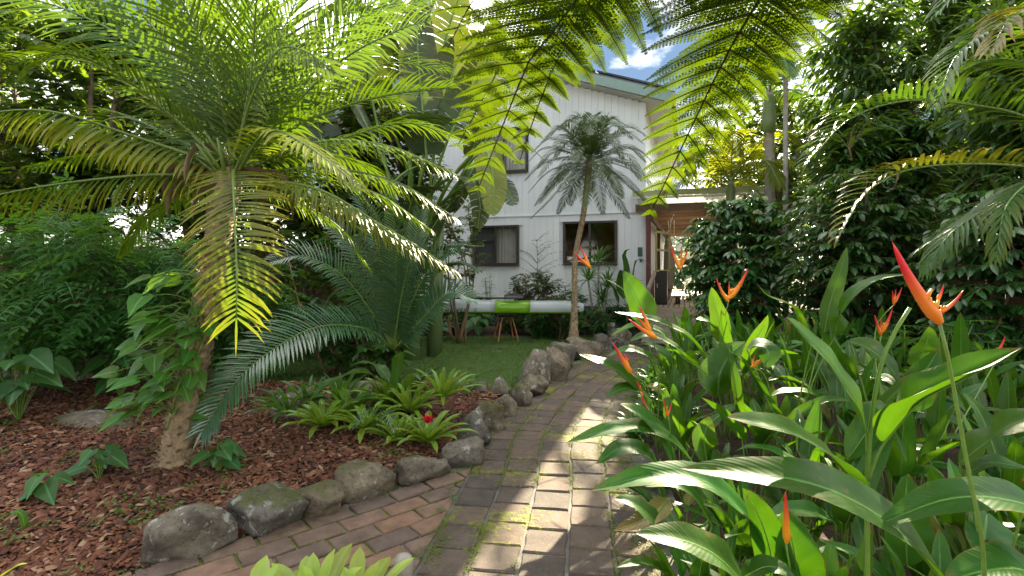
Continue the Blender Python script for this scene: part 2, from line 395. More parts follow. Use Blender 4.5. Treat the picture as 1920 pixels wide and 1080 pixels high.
# ------------------------------------------------------------------ path layout
LEFT_EDGE = [V(p) for p in ((-.62, 1.2, 0), (-.46, 2.4, 0), (-.30, 3.57, 0), (-.22, 4.3, 0), (-.02, 5.16, 0), (.27, 6.05, 0), (.68, 6.96, 0), (1.5, 8.6, 0), (2.05, 9.6, 0), (2.35, 10.2, 0))]
_e = curve(LEFT_EDGE, 120)
_tan = [(_e[min(i+1, 120)]-_e[max(i-1, 0)]).normalized() for i in range(121)]
PW = 1.18
def edge_x(y):
    for a, b in zip(_e[:-1], _e[1:]):
        if a.y <= y <= b.y: return lerp(a.x, b.x, (y-a.y)/(b.y-a.y))
    return -0.7 if y < 1.2 else 2.4+(y-10.2)*.4
def right_x(y): return edge_x(y)+PW*1.09
def rock_line(y):   # inner edge of the mulch bed
    if y < 3.75: return -0.386+(y-3.71)*1.11
    return edge_x(y)-.06
def gh(x, y):       # height of the soil
    h = 0.02*mnoise.noise(V((x*.9, y*.9, 3)))+.012*mnoise.noise(V((x*3, y*3, 5)))
    rl = rock_line(y)
    if y < 6 and x < rl-.05: h += min(.09, (rl-x)*.1)
    if x < -2.6 and y > 2.6: h += .12*min(1, (-2.6-x)/1.2)*min(1, (y-2.6)/1.5)
    if x > right_x(y): h += min(.06, (x-right_x(y))*.15)
    if edge_x(y)-.25 < x < right_x(y)+.1 and y < 10.4: h = -.05
    if y < 3.75 and x > rl-.02: h = -.05
    if y > 6.0 and x < edge_x(y)-.2: h = min(h, .0)-.02
    if y > 6.0 and -4 < x < edge_x(y)-.2 and y < 10.6: h = -.02
    return h
xs = np.concatenate([[-400, -120, -40, -18], np.arange(-11, 9.01, .14), [14, 40, 120, 400]])
ys = np.concatenate([[-400, -120, -30, -6, -2], np.arange(0, 14.01, .14), [18, 30, 60, 150, 400]])
gv = [(x, y, gh(x, y) if (-11 <= x <= 9 and 0 <= y <= 14) else -.02) for y in ys for x in xs]
nx = len(xs)
gf = [(j*nx+i, j*nx+i+1, (j+1)*nx+i+1, (j+1)*nx+i) for j in range(len(ys)-1) for i in range(nx-1)]
me = bpy.data.meshes.new('ground'); me.from_pydata(gv, [], gf); me.polygons.foreach_set('use_smooth', [True]*len(gf))
tag(link('ground', me, M['soil']), 'dark brown garden soil around the whole garden', 'ground', kind='structure')

# path: a mossy bed with every paver on it
mb = MB()
for i in range(121):
    nn = V((_tan[i].y, -_tan[i].x, 0)); a = _e[i]-nn*.14; c = _e[i]+nn*(PW+.18)
    mb.vert((a.x, a.y, -.012)); mb.vert((c.x, c.y, -.012))
    if i: k = 2*i; mb.f.append((k-2, k-1, k+1, k))
path = tag(mb.build('garden_path', M['bed']), 'curving path of dark square pavers with mossy joints', 'path', kind='structure')
def block(poly, h, bev=.008, jit=.004, seed=0):
    """paver: top polygon (CCW, xy) with a chamfered, slightly uneven edge"""
    r = random.Random(seed); m = MB(); pts = []
    for i, p in enumerate(poly):
        q = poly[(i+1) % len(poly)]; k = 3
        for j in range(k):
            w = p.lerp(q, j/k); s = jit if j else jit*.4
            pts.append(V((w.x+r.uniform(-s, s), w.y+r.uniform(-s, s), 0)))
    c = sum(pts, V((0, 0, 0)))/len(pts); rows = []
    for z, ins in ((-h, 0), (-bev, 0), (0, bev)):
        row = []
        for p in pts:
            d = (c-p); d = d.normalized() if d.length > 1e-6 else d
            w = p+d*ins; row.append(m.vert((w.x, w.y, z+(r.uniform(-.0015, .0015) if z == 0 else 0))))
        rows.append(row)
    n = len(pts)
    for a, b in zip(rows[:-1], rows[1:]):
        for i in range(n): m.f.append((a[i], a[(i+1) % n], b[(i+1) % n], b[i]))
    m.f.append(tuple(rows[-1])); return m
PS = PW/5
variants = []
for k in range(10):
    hw = PS*.5-.0055-U(0, .003); hl = PS*.5-.0055-U(0, .003)
    variants.append(block([V((-hw, -hl, 0)), V((hw, -hl, 0)), V((hw, hl, 0)), V((-hw, hl, 0))], .05, .009, .005, k).mesh('paver', False))
total = length(_e)
phase = [0, .09, .02, .11, .05]
for c in range(5):
    s = .15+phase[c]
    while s < total-.1:
        f = s/total*120; i = min(119, int(f)); p = _e[i].lerp(_e[i+1], f-i); T = _tan[i].lerp(_tan[i+1], f-i)
        nn = V((T.y, -T.x, 0)); p = p+nn*(PS*(c+.5))
        if p.y > 1.9 and p.y < 10.3:
            o = link('paver', variants[rnd.randrange(10)], M['paver'], path, V((p.x, p.y, U(-.004, .003))))
            o.rotation_euler = (U(-.012, .012), U(-.012, .012), math.atan2(-T.x, T.y)+U(-.02, .02)+rnd.choice((0, math.pi/2, math.pi)))
        s += PS*(1+ (.0 if c % 2 else .015))
# pink terrace wedge between the rocks and the path
def clip(poly, a, nrm_):
    out = []
    for i, p in enumerate(poly):
        q = poly[(i+1) % len(poly)]; dp = (p-a).dot(nrm_); dq = (q-a).dot(nrm_)
        if dp >= 0: out.append(p)
        if dp*dq < 0: out.append(p.lerp(q, dp/(dp-dq)))
    return out
mb = MB()
for p in ((-2.6, .8), (-.72, .8), (-.50, 2.4), (-.34, 3.57), (-.42, 3.82), (-2.6, 1.95)): mb.vert((p[0], p[1], -.016))
mb.f.append((0, 1, 2, 3, 4, 5))
terr = tag(mb.build('terrace_paving', M['bed']), 'wedge of pink rectangular brick paving beside the mossy boulders', 'paving', kind='structure')
ax = V((.77, .638, 0)).normalized(); ay = V((-ax.y, ax.x, 0)); o0 = V((-.40, 3.62, 0)); bl, bw = .262, .152
ea = V((-.46, 2.4, 0)); ed = V((.137, 1, 0)).normalized(); en = V((-ed.y, ed.x, 0))
k = 0
for r in range(0, 9):
    for c in range(-9, 3):
        x0 = c*bl+(bl*.5 if r % 2 else 0)+r*.012; y0 = -(r+1)*bw
        q = [o0+ax*(x0+sx*bl*1.)+ay*(y0+sy*bw) for sx, sy in ((.03, .05), (.97, .05), (.97, .95), (.03, .95))]
        q = clip(q, ea+en*.012, en)
        if len(q) < 3: continue
        ce = sum(q, V((0, 0, 0)))/len(q)
        ar = abs(sum(q[i].x*q[(i+1) % len(q)].y-q[(i+1) % len(q)].x*q[i].y for i in range(len(q))))/2
        if ar < .002 or ce.y < 1.9 or ce.x < -2.3: continue
        k += 1
        o = link('brick', block([p-ce for p in q], .05, .006, .003, 100+k).mesh('brick', False), M['pink'], terr, V((ce.x, ce.y, U(-.004, .003))))
        o.rotation_euler = (U(-.01, .01), U(-.01, .01), U(-.012, .012))

# ------------------------------------------------------------------ boulders
def boulder(loc, size, rot, seed, label, cat='rock', group='boulders edging the path', name='boulder', sub=4):
    bm = bmesh.new(); bmesh.ops.create_icosphere(bm, subdivisions=sub, radius=1)
    r = random.Random(seed); off = V((r.uniform(0, 50), r.uniform(0, 50), r.uniform(0, 50)))
    planes = [(V((r.gauss(0, 1), r.gauss(0, 1), r.gauss(0, .8))).normalized(), r.uniform(.52, .84)) for _ in range(16)]
    for v in bm.verts:
        p = v.co.copy()
        for n_, d_ in planes:
            k = p.dot(n_)-d_
            if k > 0: p -= n_*k*.93
        p += p.normalized()*(.16*mnoise.noise(p*1.3+off)+.07*mnoise.noise(p*3.4+off)+.05*mnoise.noise(p*7+off)+.024*mnoise.noise(p*17+off))
        v.co = V((p.x*size[0], p.y*size[1], p.z*size[2]))
    me = bpy.data.meshes.new(name); bm.to_mesh(me); bm.free(); me.polygons.foreach_set('use_smooth', [True]*len(me.polygons))
    o = link(name, me, M['rock']); o.location = loc; o.rotation_euler = (r.uniform(-.1, .1), r.uniform(-.1, .1), rot)
    return tag(o, label, cat, group)
# (px left, px right, py top, py bottom, label)
ROCKS = [
 (286, 432, 955, 1064, 'large moss-topped boulder at the near end of the row, beside pink bricks'),
 (430, 552, 915, 1010, 'squarish boulder with white lichen flecks, second from the near end of the row'),
 (550, 648, 902, 972, 'low smooth grey-brown boulder, third from the near end of the row'),
 (632, 732, 864, 942, 'block-shaped boulder with yellow moss on its flat top beside pink bricks'),
 (733, 830, 846, 913, 'dark boulder right below the bromeliad with the red centre'),
 (828, 898, 816, 880, 'rounded boulder where pink bricks meet the dark pavers'),
 (862, 922, 780, 842, 'dark rounded boulder just beyond the meeting of the two pavings'),
 (893, 946, 752, 812, 'lichen-spotted boulder with pale speckles beside the mulch corner'),
 (922, 966, 738, 782, 'small dark boulder at the far tip of the mulch bed'),
 (957, 997, 721, 764, 'small grey boulder between the mulch tip and the tall boulders'),
 (966, 1022, 700, 744, 'flat-topped low brown boulder in front of the tall boulders'),
 (972, 1034, 664, 728, 'tall rounded boulder beside the lawn, largest of the middle rocks'),
 (1012, 1060, 650, 716, 'tall ridge-backed boulder leaning over the path bend'),
 (1036, 1080, 638, 692, 'boulder with a green moss stripe below the slender palm'),
 (1066, 1128, 629, 674, 'broad moss-streaked boulder at the foot of the slender palm'),
 (1110, 1148, 624, 658, 'grey boulder just past the slender palm towards the ramp'),
 (1140, 1188, 620, 652, 'last boulder of the row, beside the timber ramp')]
for i, (x0, x1, y0, y1, lab) in enumerate(ROCKS):
    d = 960*CZ/(y1-500)+.04; w = (x1-x0)/960*d/2; top = CZ-(y0-500)/960*(d+w*.8)
    h = max(.09, (top+.06)/2)
    dx = (x0+x1)/2
    loc = V(((dx-960)/960*(d+w*.7), d+w*.7, top-h*1.06))
    boulder(loc, (w*1.4, w*1.12, h*1.3), U(-.5, .5), 40+i, lab)
for i, (x0, x1, y0, y1, lab) in enumerate([
    (838, 880, 708, 738, 'mossy low rock edging the lawn behind the strap-leaf clump'),
    (872, 920, 712, 742, 'flat brown rock edging the lawn, middle of three'),
    (916, 958, 708, 745, 'jagged brown rock edging the lawn next to the path row')]):
    d = 960*CZ/(y1-500); w = (x1-x0)/960*d/2; h = (y1-y0)/960*d/2
    boulder(V(((x0+x1-1920)/1920*d, d+.1, h*.7)), (w*1.15, w*.9, h*1.2), U(0, 3), 80+i, lab, group='rocks edging the lawn', sub=3)
boulder(V((-1.42, 5.3, .12)), (.3, .22, .22), .4, 91, 'brown boulder half hidden behind the strappy green plants', group=None, sub=3)
boulder(V((-1.95, 4.75, .1)), (.36, .22, .2), .1, 92, 'grey boulder under the blue-green cycad frond', group=None, sub=3)
boulder(V((-3.35, 4.25, .05)), (.62, .3, .2), .25, 93, 'long flat moss-covered slab in the mulch left of the palm', group=None, sub=4)

# ------------------------------------------------------------------ house: u to the left along its front, v to the back
HO = V((2.95, 11.3, 0)); HU = V((-.946, .326, 0)).normalized(); HV = V((.326, .946, 0)).normalized()
def H(u, v, z): return HO+HU*u+HV*v+Z*z
house = empty('white_house', H(0, 0, 0), 'white two-storey weatherboard house with sage roof edge behind the slender palm', 'house')
HL = 8.6; RIDGE = 4.3
def rake(u): return 5.05+.352*(u if u < RIDGE else 2*RIDGE-u)
WINS = [(2.943, 4.135, 1.49, 2.45, 'curtain'), (.623, 1.86, 1.51, 2.49, 'warm'), (2.72, 3.95, 3.72, 4.8, 'upper')]
bwid = .15
for i in range(int(HL/bwid)):
    u0 = i*bwid+.002; u1 = u0+bwid-.004; uc = (u0+u1)/2
    spans = [(.55, 2.655), (2.675, rake(uc)+.02)]
    for w in WINS:
        if u1 > w[0] and u0 < w[1]:
            ns = []
            for a, b in spans:
                if w[2] > a and w[3] < b: ns += [(a, w[2]), (w[3], b)]
                else: ns.append((a, b))
            spans = ns
            if u0 < w[0] < u1: pass
    for a, b in spans:
        m = MB(); m.box(H(uc, .012, (a+b)/2), (u1-u0, .024, b-a), HU, HV); m.build('wall_board', M['wall'], house, False)
m = MB()
def wallpanel(m, u0, u1, z0, z1): m.box(H((u0+u1)/2, .07, (z0+z1)/2), (u1-u0, .08, z1-z0), HU, HV)
cuts = sorted(set([0, HL]+[c for w in WINS for c in w[:2]]))
for a, b in zip(cuts[:-1], cuts[1:]):
    uc = (a+b)/2; zz = [.55]
    for w in sorted(WINS, key=lambda w: w[2]):
        if w[0] <= uc <= w[1]: zz += [w[2], w[3]]
    zz.append(rake(uc)-.12)
    for z0, z1 in zip(zz[0::2], zz[1::2]): wallpanel(m, a, b, z0, z1)
m.build('wall_lining', M['wall'], house, False)
m = MB()
m.box(H(.06, 4.6, 2.8), (.1, 9, 4.5), HU, HV); m.box(H(HL, 4.6, 2.8), (.1, 9, 4.5), HU, HV); m.box(H(HL/2, 9.1, 2.9), (HL, .1, 4.7), HU, HV)
m.build('wall', M['wall'], house, False)
m = MB(); m.box(H(HL/2, 4.6, .55), (HL-.1, 8.9, .08), HU, HV); m.box(H(HL/2, 4.6, 2.66), (HL-.1, 8.9, .1), HU, HV); m.box(H(HL/2, 1.9, 1.6), (HL-.1, .05, 2.1), HU, HV); m.box(H(HL/2, 1.9, 4), (HL-.1, .05, 2.5), HU, HV)
m.build('room_lining', M['room'], house, False)
m = MB(); m.box(H(HL/2, -.012, 2.665), (HL, .02, .03), HU, HV); m.build('floor_line_trim', M['wall'], house, False)
# roof slopes with fascia
for s in (0, 1):
    ua, ub = (-.55, RIDGE) if s == 0 else (HL+.55, RIDGE)
    a0, a1 = H(ua, -.45, rake(ua) if s == 0 else rake(HL+.55)), H(RIDGE, -.45, rake(RIDGE))
    d = (a1-a0).normalized(); up = d.cross(HV); up = up if up.z > 0 else -up
    c = (a0+a1)/2+HV*5
    m = MB(); m.box(c+up*.24, ((a1-a0).length, 10, .05), d, HV, up); rf = m.build('roof', M['roof'], house, False)
    m = MB(); m.box(c+up*.03, ((a1-a0).length-.06, 9.9, .02), d, HV, up); m.build('soffit', M['soffit'], house, False)
    m = MB(); m.box((a0+a1)/2+up*.125-HV*.015, ((a1-a0).length, .03, .2), d, HV, up); m.build('fascia', M['fascia'], house, False)
    if s == 0:
        for k in range(3):
            m = MB(); m.box((a0+a1)/2+d*(k-1)*1.6+up*.31+HV*1.0, (1.56, 2.0, .04), d, HV, up); m.build('solar_panel', M['solar'], rf, False)
for (u0, u1, z0, z1, kind) in WINS:
    w = empty('window', H((u0+u1)/2, 0, z0)); w.parent = house; w.matrix_parent_inverse = Matrix.Translation(-house.location)
    fr = .05; m = MB()
    for (a, b, c, d_) in ((u0, u1, z0, z0+fr), (u0, u1, z1-fr, z1), (u0, u0+fr, z0+fr, z1-fr), (u1-fr, u1, z0+fr, z1-fr)):
        m.box(H((a+b)/2, -.005, (c+d_)/2), (b-a, .08, d_-c), HU, HV)
    um = (u0+u1)/2; m.box(H(um, -.0, (z0+z1)/2), (.045, .06, z1-z0-2*fr), HU, HV)
    m.build('frame', M['frame'], w, False)
    for a, b in ((u0+fr, um-.0225), (um+.0225, u1-fr)):
        m = MB(); q = [H(a, .02, z0+fr), H(b, .02, z0+fr), H(b, .02, z1-fr), H(a, .02, z1-fr)]
        for p in q: m.vert(p)
        m.f.append((0, 1, 2, 3)); m.build('pane', M['glass'], w, False)
    m = MB(); m.box(H(um, -.04, z0-.015), (u1-u0+.04, .05, .02), HU, HV); m.build('sill', M['frame'], w, False)
    if kind in ('curtain', 'upper'):
        for a, b, mt in ((u0+.04, um, 'curtain'), (um, u1-.04, 'curtain')):
            m = MB(); n_ = 40
            for i in range(n_+1):
                u = lerp(a, b, i/n_); vv = .13+.025*math.sin(i*1.1+a)+.012*math.sin(i*2.7)
                m.vert(H(u, vv, z0+.01)); m.vert(H(u, vv+.005, z1-.01))
                if i: k = 2*i; m.f.append((k-2, k, k+1, k-1))
            m.build('curtain', M[mt], w)
        if kind == 'curtain':
            m = MB(); m.box(H((um+u1)/2, .045, (z0+z1)/2), (um-u0-.06, .004, z1-z0-.1), HU, HV); m.build('fly_screen', M['screen'], w, False)
            m = MB(); m.box(H((um+u1)/2, .012, (z0+z1)/2+.12), (um-u0-.05, .03, .02), HU, HV); m.build('glazing_bar', M['frame'], w, False)
# lattice skirt below the boards
m = MB()
for i in range(60):
    u = i*.14+.1
    for s in (-1, 1):
        m.bar(H(u, .03+s*.006, .02), H(u+s*.26 if 0 < u+s*.26 < HL else u, .03+s*.006, .5), .03, .008, HV)
m.bar(H(0, .02, .5), H(HL, .02, .5), .06, .05); m.build('lattice', M['lattice'], house, False)
m = MB(); m.box(H(HL/2, .5, .25), (HL, .04, .5), HU, HV); m.build('underfloor', M['dark'], house, False)
for k, (u, z, w_, h_) in enumerate(((.07, 1.78, .1, .2), (.05, 1.58, .06, .07))):
    m = MB(); m.box(H(u+.05, -.012, z), (w_, .012, h_), HU, HV)
    tag(m.build('wall_sign', M['lattice'], None, False), ('larger green plate on the white wall beside the maroon post', 'tiny green plate below the larger one beside the maroon post')[k], 'sign')
    M.setdefault('sign', None)

# ------------------------------------------------------------------ covered deck beside the house
pg = empty('covered_walkway', H(-.95, 0, 0), 'roofed timber walkway with maroon posts running along the house side', 'pergola')
PR = -1.95
for (u, v, z1) in ((-.07, -.12, 2.85), (-1.62, -.1, 2.85), (-1.84, 1.7, 2.85), (-.10, 3.2, 2.8), (PR+.05, 4.4, 2.8), (PR, 9.5, 2.8)):
    m = MB(); m.box(H(u, v, z1/2), (.1, .1, z1), HU, HV); m.build('post', M['maroon'], pg, False)
for k in range(13):
    v = .25+k*.75; m = MB(); m.box(H(-.97, v, 2.72), (1.95, .05, .2), HU, HV); m.build('joist', M['joist' if k % 2 == 0 else 'timber'], pg, False)  # every other joist is darker, painting in lit and shaded bands
for u in (-.12, -1.85):
    m = MB(); m.box(H(u, 4.7, 2.55), (.07, 9.6, .14), HU, HV); m.build('bearer', M['timber'], pg, False)
m = MB(); m.box(H(-1.1, -.2, 2.72), (2.6, .05, .16), HU, HV); m.build('front_beam', M['timber'], pg, False)
m = MB(); m.box(H(-1.1, -.30, 3.02), (2.7, .04, .12), HU, HV); m.build('gutter', M['gutter'], pg, False)
m = MB(); m.box(H(-1.1, -.33, 2.925), (2.7, .1, .035), HU, HV); m.build('gutter_highlight', M['white'], pg, False)  # white strip paints the bright highlight along the gutter's lower edge
m = MB(); n_ = 60
for i in range(n_+1):
    u = lerp(.2, -2.3, i/n_); z = 3.0+.018*math.sin(i*1.9)
    m.vert(H(u, -.25, z-.04)); m.vert(H(u, 10, z+.1))
    if i: k = 2*i; m.f.append((k-2, k-1, k+1, k))
m.build('roof_sheet', M['poly'], pg)
for k in range(11):
    v = 1.9+k*.42; m = MB(); m.box(H(PR+.02, v, 1.6), (.06, .26, 2.1), HU, HV); m.build('screen_board', M['timber'], pg, False)
dk = empty('timber_deck', H(-.95, .6, 0), 'grey timber deck under the roofed walkway with boards running away', 'deck')
for k in range(17):
    u = -.06-k*.114; m = MB(); m.box(H(u, 5.2, .525), (.092, 9.4, .03), HU, HV); m.build('deck_board', M['deck'], dk, False)
m = MB(); m.box(H(-.97, .49, .45), (1.95, .05, .16), HU, HV); m.box(H(-.97, 5.2, .4), (1.9, 9, .05), HU, HV); m.build('deck_frame', M['timber'], dk, False)
rp = empty('timber_ramp', H(-.72, -1.8, 0), 'slatted timber ramp rising from the path to the deck', 'ramp')
r0, r1 = H(-.72, -2.0, .06), H(-.72, .45, .525); rd = (r1-r0).normalized(); rn = HU.cross(rd); rn = rn if rn.z > 0 else -rn
nsl = 22
for k in range(nsl):
    m = MB(); m.box(r0.lerp(r1, (k+.5)/nsl), (1.3, (r1-r0).length/nsl-.036, .025), HU, rd, rn); m.build('slat', M['deck'], rp, False)
for s in (-1, 1):
    m = MB(); m.bar(r0+HU*s*.5-rn*.07, r1+HU*s*.5-rn*.07, .05, .1); m.build('runner', M['timber'], rp, False)
hr = empty('handrail', H(-.1, -.3, .5), 'weathered timber handrail beside the maroon corner post', 'handrail')
m = MB(); m.bar(H(-.16, -1.5, 1.0), H(-.16, .6, 1.32), .06, .09); m.build('rail', M['deck'], hr, False)
for v, z0, z1 in ((-1.4, .12, 1.0), (-.2, .4, 1.2)):
    m = MB(); m.bar(H(-.16, v, z0), H(-.16, v, z1), .07, .07, HV); m.build('baluster', M['maroon'], hr, False)

# things stored on the deck
wd = empty('hinged_window', H(-.28, 1.6, 1.5), 'open cream-framed glass window standing out beside the walkway', 'window')
m = MB(); a, b = H(-.17, .9, 0), H(-.42, 1.9, 0); dd = (b-a).normalized(); z0, z1 = 1.35, 2.28
for p, q in ((a+Z*z0, b+Z*z0), (a+Z*z1, b+Z*z1), (a+Z*z0, a+Z*z1), (b+Z*z0, b+Z*z1), (a+Z*1.85, b+Z*1.85)): m.bar(p, q, .05, .05, HV)
m.build('frame', M['gutter'], wd, False)
m = MB()
for p in (a+Z*z0, b+Z*z0, b+Z*z1, a+Z*z1): m.vert(p)
m.f.append((0, 1, 2, 3)); m.build('pane', M['glass'], wd, False)
sb = empty('surfboard', H(-.45, 3.2, .55), 'grey-brown surfboard standing upright on the deck', 'surfboard')
m = MB(); n_ = 14; rings = []
for i in range(n_+1):
    t = i/n_; w_ = .15*math.sin(math.pi*min(.97, max(.05, t*.9+.06)))**.6; c = H(-.36-.05*math.sin(t*3), 2.6+.1*t, .56+t*1.75)
    rings.append([m.vert(c+HU*w_*math.cos(k*math.pi/4)+HV*.04*math.sin(k*math.pi/4)) for k in range(8)])
for a_, b_ in zip(rings[:-1], rings[1:]):
    for k in range(8): m.f.append((a_[k], a_[(k+1) % 8], b_[(k+1) % 8], b_[k]))
m.f.append(tuple(rings[0][::-1])); m.f.append(tuple(rings[-1])); m.build('board', M['board'], sb)
m = MB()
for dx in (-.08, .08):
    b0 = len(m.v)
    for p in (H(-.36+dx*.6-.03, 2.545, .86), H(-.36+dx*.6+.03, 2.545, .86), H(-.36+dx*.6, 2.545, .72)): m.vert(p)
    m.f.append((b0, b0+1, b0+2))
m.build('decal', M['black'], sb, False)
bx = empty('black_cabinet', H(-.38, 1.2, .54), 'dark storage cabinet standing on the deck behind the maroon post', 'cabinet')
m = MB(); m.box(H(-.27, 1.3, .95), (.28, .5, .8), HU, HV); m.build('carcass', M['black'], bx, False)
m = MB(); m.box(H(-.27, 1.04, .95), (.25, .015, .74), HU, HV); m.build('door', M['frame'], bx, False)
m = MB(); m.box(H(-.19, 1.025, 1.0), (.02, .02, .1), HU, HV); m.build('handle', M['steel'], bx, False)
tr = empty('small_trolley', H(-.62, 1.3, .54), 'small trolley with round wheels on the deck beside the cabinet', 'trolley')
for s in (0, 1):
    m = MB(); m.tube([H(-.60-.05*s, 1.3+.25*s, .62), H(-.65-.05*s, 1.3+.25*s, .62)], .08, 14); m.build('wheel', M['black'], tr)
m = MB(); m.bar(H(-.62, 1.2, .72), H(-.66, 1.7, .72), .12, .03); m.bar(H(-.62, 1.3, .64), H(-.67, 1.55, .64), .02, .02); m.build('tray', M['timber'], tr, False)
bk = empty('bicycle', H(-1.2, 6.4, .55), 'black bicycle parked at the far end of the deck', 'bicycle')
for s in (0, 1):
    c = H(-1.25+.1*s, 6.0+s*1.0, .88); m = MB(); m.tube([c+(HV*math.cos(a)+Z*math.sin(a))*.32 for a in np.linspace(0, 2*math.pi, 21)], .022, 5, cap=False); wh = m.build('wheel', M['black'], bk)
    m = MB()
    for k in range(6): a = k*math.pi/6; m.bar(c-(HV*math.cos(a)+Z*math.sin(a))*.31, c+(HV*math.cos(a)+Z*math.sin(a))*.31, .006, .006, HU)
    m.build('spokes', M['steel'], wh, False)
m = MB(); q = [H(-1.25, 6.0, .88), H(-1.22, 6.2, 1.35), H(-1.19, 6.62, 1.3), H(-1.2, 6.5, .85), H(-1.15, 7.0, .88)]
for a, b in ((0, 1), (1, 2), (2, 3), (3, 1), (2, 4), (3, 4)): m.bar(q[a], q[b], .035, .035, HU)
m.bar(q[1], q[1]+Z*.15, .03, .03, HU); m.build('frame', M['black'], bk, False)
m = MB(); m.bar(q[1]+Z*.15-HU*.28, q[1]+Z*.15+HU*.28, .03, .03); m.build('handlebar', M['black'], bk, False)
m = MB(); m.bar(q[2]+Z*.12-HV*.12, q[2]+Z*.12+HV*.12, .12, .06); m.bar(q[2], q[2]+Z*.12, .03, .03, HU); m.build('saddle', M['black'], bk, False)
for k, (px0, py0, px1, py1, dd) in enumerate(((1267, 392, 1253, 432, 11.6), (1258, 440, 1257, 448, 12.6), (1253, 455, 1257, 464, 13.2), (1264, 455, 1264, 462, 13.2))):
    top = P(px0, py0, dd); bot = P(px1, py1, dd); top.z = max(top.z, 2.64)
    o = empty('hanging_hook', bot, ('white rope with a hook hanging from the front joist', 'small float hanging from a joist of the walkway', 'short curved hook under a joist further in', 'tiny pale hook beside the short curved hook')[k], 'hook')
    m = MB(); m.tube([top, bot], .007, 5); m.build('rope', M['curtain'], o)
    m = MB(); s_ = .05 if k == 0 else .035
    m.tube([bot+HU*s_*(1-math.cos(a))*1.-Z*s_*math.sin(a) for a in np.linspace(0, math.pi*1.1, 9)], .009, 6); m.build('hook', M['curtain'], o)
# ------------------------------------------------------------------ plant materials
M['date'] = mat_leaf('date_palm_leaf', (.036, .108, .007), (.34, .32, .010), (.125, .225, .005), .38, .42, tr2=(.26, .27, .006), spec=.5)
M['cycad'] = mat_leaf('cycad_leaf', (.045, .12, .05), (.08, .15, .05), (.08, .17, .02), .12, .20, spec=1.0)
M['fernl'] = mat_leaf('tree_fern_leaf', (.03, .08, .003), (.055, .09, .005), (.11, .175, .002), .42, .6, tr2=(.15, .165, .004), spec=.2)
M['cane'] = mat_leaf('cane_palm_leaf', (.028, .105, .014), (.24, .17, .012), (.11, .24, .012), .27, .34, tr2=(.36, .26, .01), spec=.5)
M['gold'] = mat_leaf('backlit_palm_leaf', (.06, .10, .008), (.14, .15, .012), (.26, .29, .006), .5, .5, spec=.3)
M['pygmy'] = mat_leaf('pygmy_palm_leaf', (.032, .066, .018), (.12, .14, .02), (.10, .18, .02), .22, .34, spec=.55)
M['heli'] = mat_leaf('heliconia_leaf', (.028, .118, .008), (.06, .155, .010), (.09, .23, .004), .30, .40, vein=.09, rib=.035, tr2=(.15, .27, .006), spec=.42, wear=.22)
M['helidry'] = mat_leaf('heliconia_dying_leaf', (.2, .2, .025), (.17, .08, .025), (.3, .28, .03), .3, .5, vein=.3, rib=.05)
M['strel'] = mat_leaf('strelitzia_leaf', (.026, .062, .028), (.16, .18, .012), (.06, .13, .014), .25, .34, vein=.15, rib=.03, tr2=(.6, .52, .015))
M['coffee'] = mat_leaf('coffee_leaf', (.022, .085, .016), (.08, .16, .015), (.10, .22, .01), .24, .26, vein=.1, rib=.06, spec=.65)
M['lance'] = mat_leaf('lance_leaf', (.03, .09, .018), (.11, .17, .02), (.15, .28, .012), .32, .36, rib=.07, spec=.5)
M['pinn'] = mat_leaf('pinnate_leaf', (.03, .11, .02), (.07, .15, .02), (.16, .34, .02), .36, .45, rib=.06, spec=.35)
M['vine'] = mat_leaf('vine_leaf', (.045, .15, .018), (.09, .19, .02), (.2, .36, .02), .35, .42, vein=.08, rib=.04, spec=.4)
M['arum'] = mat_leaf('arum_leaf', (.025, .10, .022), (.06, .15, .025), (.14, .32, .02), .3, .40, vein=.08, rib=.04, spec=.4)
M['brom'] = mat_leaf('bromeliad_leaf', (.14, .28, .025), (.32, .32, .03), (.32, .46, .03), .33, .28, tr2=(.5, .45, .04), spec=.6)
M['nest'] = mat_leaf('nest_fern_leaf', (.05, .13, .02), (.10, .2, .025), (.2, .36, .02), .33, .35, rib=.05)
M['bromlime'] = mat_leaf('lime_bromeliad_leaf', (.33, .5, .09), (.5, .34, .08), (.6, .75, .1), .4, .3)
M['strap'] = mat_leaf('strap_leaf', (.03, .115, .018), (.1, .21, .02), (.18, .40, .02), .32, .36)
M['tree'] = mat_leaf('tree_leaf', (.03, .085, .012), (.10, .145, .016), (.2, .32, .015), .40, .42)
M['sedum'] = mat_leaf('succulent_leaf', (.10, .10, .035), (.28, .10, .05), (.2, .15, .05), .2, .5)
M['grass'] = mat_leaf('lawn_grass', (.08, .165, .03), (.17, .19, .045), (.24, .38, .04), .3, .6)
M['weed'] = mat_leaf('weed_leaf', (.06, .15, .025), (.11, .2, .03), (.25, .45, .03), .35, .5)
M['mossg'] = mat_leaf('moss', (.10, .14, .012), (.2, .24, .02), (.3, .38, .02), .25, .8)
M['stemg'] = mat_plain('green_stem', (.14, .24, .035), .45, .15, 12, 0)
M['rachis'] = mat_plain('frond_rachis', (.13, .2, .035), .45, .15, 12, 0)
M['rachdark'] = mat_plain('dark_rachis', (.045, .03, .015), .6, .2, 12, 0)
M['bark'] = mat_plain('brown_bark', (.14, .10, .065), .9, .45, 9, .8)
M['greybark'] = mat_plain('grey_bark', (.34, .31, .26), .85, .3, 9, .6)
M['palmbark'] = mat_plain('palm_bark', (.30, .215, .125), .9, .55, 22, .9)
M['twig'] = mat_plain('twig', (.16, .10, .05), .8, .3, 9, .3)
M['shaft'] = mat_plain('green_crownshaft', (.17, .23, .09), .45, .15, 5, .1)
M['dry'] = mat_plain('dry_sheath', (.26, .18, .12), .8, .35, 12, .4)
